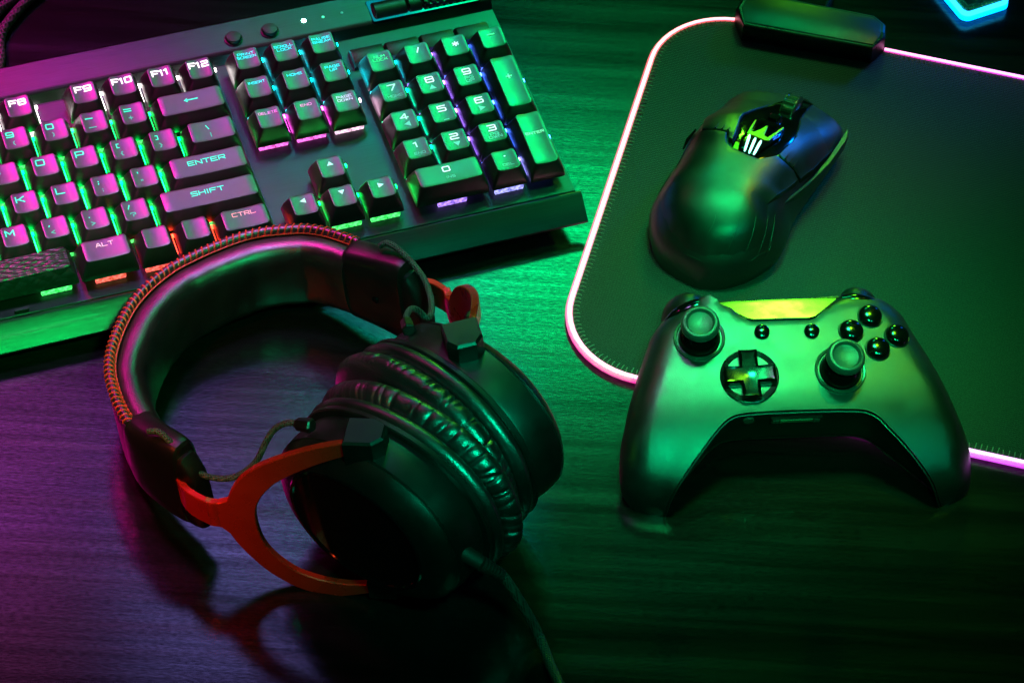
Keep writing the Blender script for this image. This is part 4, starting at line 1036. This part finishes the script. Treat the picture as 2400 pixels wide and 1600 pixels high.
# ------------------------------------------------------------------ gamepad
def make_gamepad():
    yw, al = R(7.2), R(14)
    U_ = Vector((math.cos(yw), math.sin(yw), 0)); B_ = Vector((-math.sin(yw), math.cos(yw), 0))
    V_ = B_ * math.cos(al) + Vector((0, 0, math.sin(al))); N_ = U_.cross(V_)
    gp = thing("game_controller", "black wireless game controller resting across the front edge of the mouse pad", "controller", frame_m((123.6, -38.0, 45.0), U_, V_, N_))
    shell = plastic("controller_shell", (.006, .006, .0065), .37, .3, 2600, spec=1.0)
    lower = plastic("controller_lower", (0.0017, 0.0017, 0.0017), .5, .2, 2600)
    gl = plastic("controller_gloss", (.002, .002, .002), .15, var=.03, spec=.6)
    ring_m = plastic("stick_ring", (0.0500, 0.0500, 0.0450), .25)
    left = [(-44.8, 26.5), (-49.7, 23.6), (-54.7, 19.9), (-59.9, 13.1), (-62.9, 6.4), (-65.8, -1.2), (-68.4, -7.9), (-70.9, -15.5), (-73.5, -23.0), (-75.7, -31.4), (-78.0, -39.7), (-79.4, -47.9), (-80.1, -56.2), (-79.9, -62.8), (-78.2, -68.7), (-74.5, -73.8), (-69.6, -77.2), (-65.2, -78.7)]
    cut = [(-61.7, -73.5), (-58.9, -67.9), (-54.6, -61.4), (-47.6, -51.8), (-40.7, -42.9), (-33.8, -34.8), (-28.8, -30.8), (-23.3, -29.3), (-11.8, -28.9), (3.5, -28.9), (26.5, -29.1), (34.0, -30.4), (38.3, -33.5), (42.3, -38.8), (47.5, -45.7), (53.9, -56.1), (58.7, -66.3), (61.5, -73.9)]
    right = [(63.1, -79.3), (67.9, -77.4), (72.3, -72.7), (75.5, -66.2), (77.1, -58.7), (77.5, -51.2), (76.5, -41.9), (74.6, -33.3), (72.0, -23.9), (69.2, -15.2), (65.7, -6.4), (61.5, 3.1), (57.8, 11.1), (54.8, 18.2), (48.6, 25.1), (42.7, 27.9), (35.8, 29.1), (28.7, 29.1)]
    top = [(14, 29.2), (0, 29.3), (-14, 29.2), (-29.8, 29.0), (-38, 28.6)]
    def base(v):
        d = max(0.0, -8.0 - v); return -14.5 * (d / 50.0) ** 2.3
    def corr(p, r):
        v = p[1]
        for _ in range(60): v = .5 * v + .5 * (p[1] + .52 * (r - base(v)))
        return (p[0] + (.197 + .00076 * p[0]) * (r - base(v)), v)
    ol = [corr(p, 12) for p in left] + [corr(p, 2.0) for p in cut] + [corr(p, 12) for p in right] + [corr(p, 7.4) for p in top]
    nl, nc, nr = len(left), len(cut), len(right)
    # dense smooth outline that remembers the rim radius of each run
    tags = [12.0] * nl + [2.0] * nc + [12.0] * nr + [2.6] * len(top)
    P = [(ol[i][0], ol[i][1], tags[i]) for i in range(len(ol))]
    P3 = catmull([P[-2], P[-1]] + P + [P[0], P[1]], 4)[8:-8]
    outl = [(p.x, p.y) for p in P3][:-1]; rad = [max(1.6, p.z) for p in P3][:-1]
    segs = outl
    flank = [i for i in range(len(outl)) if rad[i] >= 6.0]
    def flank_dist(x, y):
        best = 1e9; n_ = len(outl)
        for i in flank:
            ax, ay = outl[i]; bx, by = outl[(i + 1) % n_]; dx, dy = bx - ax, by - ay
            t = max(0, min(1, ((x - ax) * dx + (y - ay) * dy) / (dx * dx + dy * dy + 1e-12)))
            best = min(best, (x - ax - dx * t) ** 2 + (y - ay - dy * t) ** 2)
        return math.sqrt(best)
    def H(x, y):
        d = flank_dist(x, y); r = 13.0
        e = 0.0 if d >= r else r - math.sqrt(max(0, r * r - (r - d) ** 2))
        crown = -.0016 * x * x * .6 - .0012 * max(0, y) ** 2
        g = max(0.0, min(1.0, (15.5 + 1.05 * (y - 18) - abs(x)) / 2.5)) if y > 18 else 0.0
        return base(y) + crown - e * .95 * (1 - g) - g * (.5 * (y - 18) + .5)
    rings = [inset(outl, [min(r, 12) * f for r in rad]) for f in (.08, .22, .42, .68, 1.0)]
    vs, fs, bd = cdt_fill(outl, 3.2, rings)
    hs_ = [H(x, y) for x, y in vs]
    m = MB(); m.add([(x, y, h) for (x, y), h in zip(vs, hs_)], fs)
    n0 = len(m.v); k = len(outl)
    link("face_shell", m.mesh("face_shell", shell, angle=50), None, gp, label="matt black upper shell with two long grips")
    # lower housing: walls that turn under, following the rim
    rim = [(outl[i][0], outl[i][1], hs_[bd[i]]) for i in range(k)]
    lowm = MB(); R0 = [(x, y, z - .25) for x, y, z in rim]
    def floor_h0(x, y): return max(-52.0, -(45.0 + y * math.sin(al) - sinterp(y, [(-45, .6), (-24, 4.6)])) / math.cos(al))
    def floor_h(x, y, z=9.0): return min(floor_h0(x, y), z - 1.5)
    i1 = inset(outl, .5); i2 = inset(outl, [2.2 if t > 3 else 1.0 for t in rad]); i3 = inset(outl, [7.5 if t > 3 else 2.5 for t in rad])
    r1 = [(p[0], p[1], z - 1.0) for p, (x, y, z) in zip(i1, rim)]
    r2 = [(p[0], p[1], z + (floor_h(x, y, z) - z) * .55) for p, (x, y, z) in zip(i2, rim)]
    r3 = [(p[0], p[1], z + (floor_h(x, y, z) - z) * .93) for p, (x, y, z) in zip(i3, rim)]
    lowm.loft([R0, r1, r2, r3], True, False, False)
    b3 = cdt_fill([(p[0], p[1]) for p in i3], 9.0)
    if True:
        lowm.add([(x, y, min(floor_h0(x, y), H(x, y) - 3.0)) for x, y in b3[0]], b3[1])
    lo = link("lower_housing", lowm.mesh("lower_housing", lower, angle=50), None, gp)
    # raised seam following the cut-out between the grips
    si = [i for i in range(k) if rad[i] < 4 and outl[i][1] < 0]
    sm = MB(); sm.tube([(inset(outl, -.5)[i][0], inset(outl, -.5)[i][1], rim[i][2] - 1.6) for i in si], .55, 6)
    link("seam_trim", sm.mesh("seam_trim", shell), None, gp)
    # bright top panel
    pan = [(-29.5, 31.6), (28.6, 31.8)] + [(15.2, 18.8), (12.2, 17.8), (-13.2, 18.0), (-16.2, 19.1)]
    def HP(x, y): return -.0016 * x * x * .6 - max(0, y - 18.0) * .5 + .1
    pm = patch(pan, HP, .2, 3.5, 2.4, .5)
    link("top_panel", pm.mesh("top_panel", plastic("panel_satin", (0.008, 0.008, 0.008), .17, 0, spec=1.0), angle=30), None, gp)
    for sx in (-1, 1):
        bp = MB(); pts = [(sx * 30, 29.0, -9.0), (sx * 36, 29.2, -8.4), (sx * 42, 27.6, -9.2), (sx * 47, 24.6, -11.0), (sx * 51, 20, -14)]
        bp.tube(catmull(pts, 5), 4.6, 16)
        link("bumper", bp.mesh("bumper", M_gloss), None, gp)
        tg = MB(); tg.tube(catmull([(sx * 34, 34, -18), (sx * 42, 36, -26), (sx * 45, 31, -34)], 5), [5, 7, 8, 8.5, 8.5, 8.2, 8, 7.5, 7, 6, 4.5], 14)
        link("trigger", tg.mesh("trigger", M_black), None, gp)
    def local(u, v, tiltx=0, tilty=0):
        h = H(u, v)
        nx, ny = (H(u - 4, v) - H(u + 4, v)) / 8, (H(u, v - 4) - H(u, v + 4)) / 8
        z = Vector((nx, ny, 1)).normalized(); x = Vector((1, 0, -nx)).normalized(); x = (x - z * x.dot(z)).normalized(); y = z.cross(x)
        return Matrix(((x.x, y.x, z.x, u), (x.y, y.y, z.y, v), (x.z, y.z, z.z, h), (0, 0, 0, 1)))
    def put(nm, mb_, mat, M_, parent=gp, angle=35, label=None):
        o = link(nm, mb_.xform(M_).mesh(nm, mat, angle=angle), None, parent, label=label); return o
    for u, v in ((-38.6, 10.5), (23.2, -8.7)):
        M_ = local(u, v)
        d = MB(); d.lathe([(11.7, -.6), (11.7, .5), (11.3, .85), (10.5, .7), (9.9, -.6), (9.6, -2.5)], 48)
        dish = put("stick_ring", d, ring_m, M_)
        b = MB(); b.lathe([(9.7, -1.0), (9.4, 1.6), (8.4, 4.2), (6.8, 6.2), (4.8, 7.4), (4.0, 8.4), (3.8, 11)], 40)
        put("stick_ball", b, gl, M_, dish)
        c = MB(); c.lathe([(3.9, 8.9), (6.2, 9.3), (7.8, 10.3), (8.6, 11.7), (8.75, 13.2), (8.4, 14.5), (7.6, 15.4), (6.6, 15.6), (6.1, 15.1), (5.6, 14.2), (3.6, 13.5), (.3, 13.2)], 56)
        put("thumbstick", c, plastic("stick_rubber", (.05, .05, .05), .36, .6, 1600, dist=.0003, spec=.9), M_, label="concave black thumbstick cap")
    M_ = local(-18.1, -10.2)
    d = MB(); d.lathe([(13.3, -.8), (13.3, .25), (12.9, .45), (12.0, .2), (8, -.9), (.3, -1.2)], 56); dd = put("dpad_dish", d, plastic("dish", (0.0042, 0.0042, 0.0042), .26), M_)
    cr = MB(); a_, b_ = 4.2, 11.8
    cross = [(a_, b_), (-a_, b_), (-a_, a_), (-b_, a_), (-b_, -a_), (-a_, -a_), (-a_, -b_), (a_, -b_), (a_, -a_), (b_, -a_), (b_, a_), (a_, a_)]
    def cz(x, y, z): return z + 1.3 * (math.hypot(x, y) / 13.4) ** 2
    cs = resample(cross, 3.0)
    cr.loft([[(x, y, 0) for x, y in cs], [(x, y, cz(x, y, 2.2)) for x, y in cs], [(x, y, cz(x, y, 3.0)) for x, y in inset(cs, .7)], [(x, y, cz(x, y, 3.0) - .35) for x, y in inset(cs, 1.5)]], True, True, False)
    top_ = inset(cs, 1.5); vs2, fs2, _ = cdt_fill(top_, 2.0)
    cr.add([(x, y, cz(x, y, 2.65) - .3 * max(0, 1 - math.hypot(x, y) / 5)) for x, y in vs2], fs2)
    put("directional_pad", cr, gl, M_, angle=30)
    for u, v in ((40.2, 18.6), (30.5, 10.9), (51.4, 8.6), (41.7, 1.8)):
        b = MB(); b.lathe([(6.0, -.8), (6.0, .2), (5.8, .35), (5.5, .25)], 32)
        M_ = local(u, v); sk = put("button_socket", b, shell, M_)
        b = MB(); b.lathe([(5.45, -.6), (5.4, 1.4), (5.0, 2.3), (4.1, 3.0), (2.8, 3.45), (1.4, 3.65), (.2, 3.7)], 36)
        put("face_button", b, gl, M_)
    for u, v in ((-10.2, 11.7), (12.4, 11.2)):
        b = MB(); b.lathe([(3.5, -.6), (3.45, 1.1), (3.1, 1.9), (2.2, 2.4), (1.0, 2.65), (.2, 2.7)], 32)
        put("menu_button", b, gl, local(u, v))
    # sockets on the front wall
    yv = corr((1.5, -28.9), 2.0)[1] - .3; fr = MB()
    fr.box((2.6, yv + .25, -11.0), (11.6, .7, 2.3), .4); s_ = link("expansion_port", fr.mesh("port", M_black, angle=25), None, gp)
    f2 = MB(); f2.box((2.6, yv - .35, -11.0), (7.4, .45, 1.0), .2); link("port_tongue", f2.mesh("tongue", plastic("port_metal", (0.3500, 0.3300, 0.2000), .3, metallic=.8)), None, s_)
    for x in (-6.6, 11.8):
        f3 = MB(); f3.box((x, yv - .35, -11.4), (1.5, .45, 1.4), .3); link("port_pin", f3.mesh("pin", ring_m), None, s_)
    jk = MB(); jk.tube([(-19, yv + .6, -10.4), (-19, yv - .4, -10.4)], [2.6, 2.3], 20); link("audio_jack", jk.mesh("jack", ring_m), None, gp)
make_gamepad()

# ------------------------------------------------------------------ clear device with blue lit rim
def make_device():
    e2 = Vector((.876, .482, 0)); e1 = Vector((-.482, .876, 0)); c0 = Vector((221.8, 235.5, 0))
    dv = thing("clear_case_device", "small clear-cased electronic device with blue glowing edges at the far right", "device", frame_m(c0, e2, e1, (0, 0, 1)))
    w, h = 29.0, 62.0
    def rr(i, r): return [(x + w / 2, y + h / 2) for x, y in rrect(w / 2 - i, h / 2 - i, r, 6)]
    blue = glow("blue_rim", (0.0, .26, 1.0), 5.0); cyan = glow("cyan_rim", (.02, .50, 1.0), 3.4)
    b = MB(); b.loft([[(x, y, .4) for x, y in rr(.9, 4)], [(x, y, 1.2) for x, y in rr(0, 4.6)], [(x, y, 3.0) for x, y in rr(0, 4.6)], [(x, y, 3.3) for x, y in rr(1.2, 4)]])
    base = link("lower_rim", b.mesh("lower_rim", blue), None, dv)
    b = MB(); o_, i_ = rr(.2, 4.4), rr(2.6, 3)
    b.loft([[(x, y, 4.4) for x, y in o_], [(x, y, 5.6) for x, y in o_], [(x, y, 6.1) for x, y in rr(.8, 4)], [(x, y, 6.1) for x, y in rr(2.0, 3.2)], [(x, y, 4.4) for x, y in i_]], True, False, False)
    link("upper_rim", b.mesh("upper_rim", cyan), None, dv)
    m, nt, N, L, bs = new_mat("clear_plastic")
    bs.inputs['Transmission Weight'].default_value = 1.0; bs.inputs['Roughness'].default_value = .05; bs.inputs['IOR'].default_value = 1.3; bs.inputs['Base Color'].default_value = (.75, .9, 1, 1)
    b = MB(); b.loft([[(x, y, 6.15) for x, y in rr(2.2, 3)], [(x, y, 6.9) for x, y in rr(2.0, 3)], [(x, y, 7.1) for x, y in rr(2.4, 3)]])
    link("clear_cover", b.mesh("clear_cover", m), None, dv)
    m, nt, N, L, bs = new_mat("circuit_board")
    v = mapped(nt, (900, 900, 1))
    br = N.new('ShaderNodeTexBrick'); br.inputs['Color1'].default_value = (.004, .02, .02, 1); br.inputs['Color2'].default_value = (.01, .06, .045, 1); br.inputs['Mortar'].default_value = (.25, .55, .15, 1)
    br.inputs['Scale'].default_value = .55; br.inputs['Mortar Size'].default_value = .04; L.new(v, br.inputs[0]); L.new(br.outputs[0], bs.inputs['Base Color']); bs.inputs['Roughness'].default_value = .35
    b = MB(); b.box((w / 2, h / 2, 3.9), (w / 2 - 2.8, h / 2 - 2.8, .5), 1); bd = link("circuit_board", b.mesh("board", m), None, dv)
    rnd = random.Random(9); chip = plastic("chip", (0.1000, 0.1600, 0.0300), .4); pin = plastic("pad_metal", (0.5000, 0.6000, 0.2500), .3, metallic=.6)
    for x, y, a, c_ in ((9, 9, 2.6, 2.2), (15, 14, 2.0, 2.6), (20, 8, 1.4, 1.0), (8, 17, 1.6, 1.2), (14, 6, .8, .8), (21, 16, 1.6, 2.2), (12, 22, 3, 2)):
        q = MB(); q.box((x, y, 4.9), (a, c_, .55), .15); link("chip", q.mesh("chip", chip), None, bd)
    for i in range(26):
        q = MB(); q.box((rnd.uniform(5, 24), rnd.uniform(4.5, 26), 4.6), (rnd.uniform(.25, .7), rnd.uniform(.25, .5), .25), .05); link("component", q.mesh("component", pin), None, bd)
make_device()
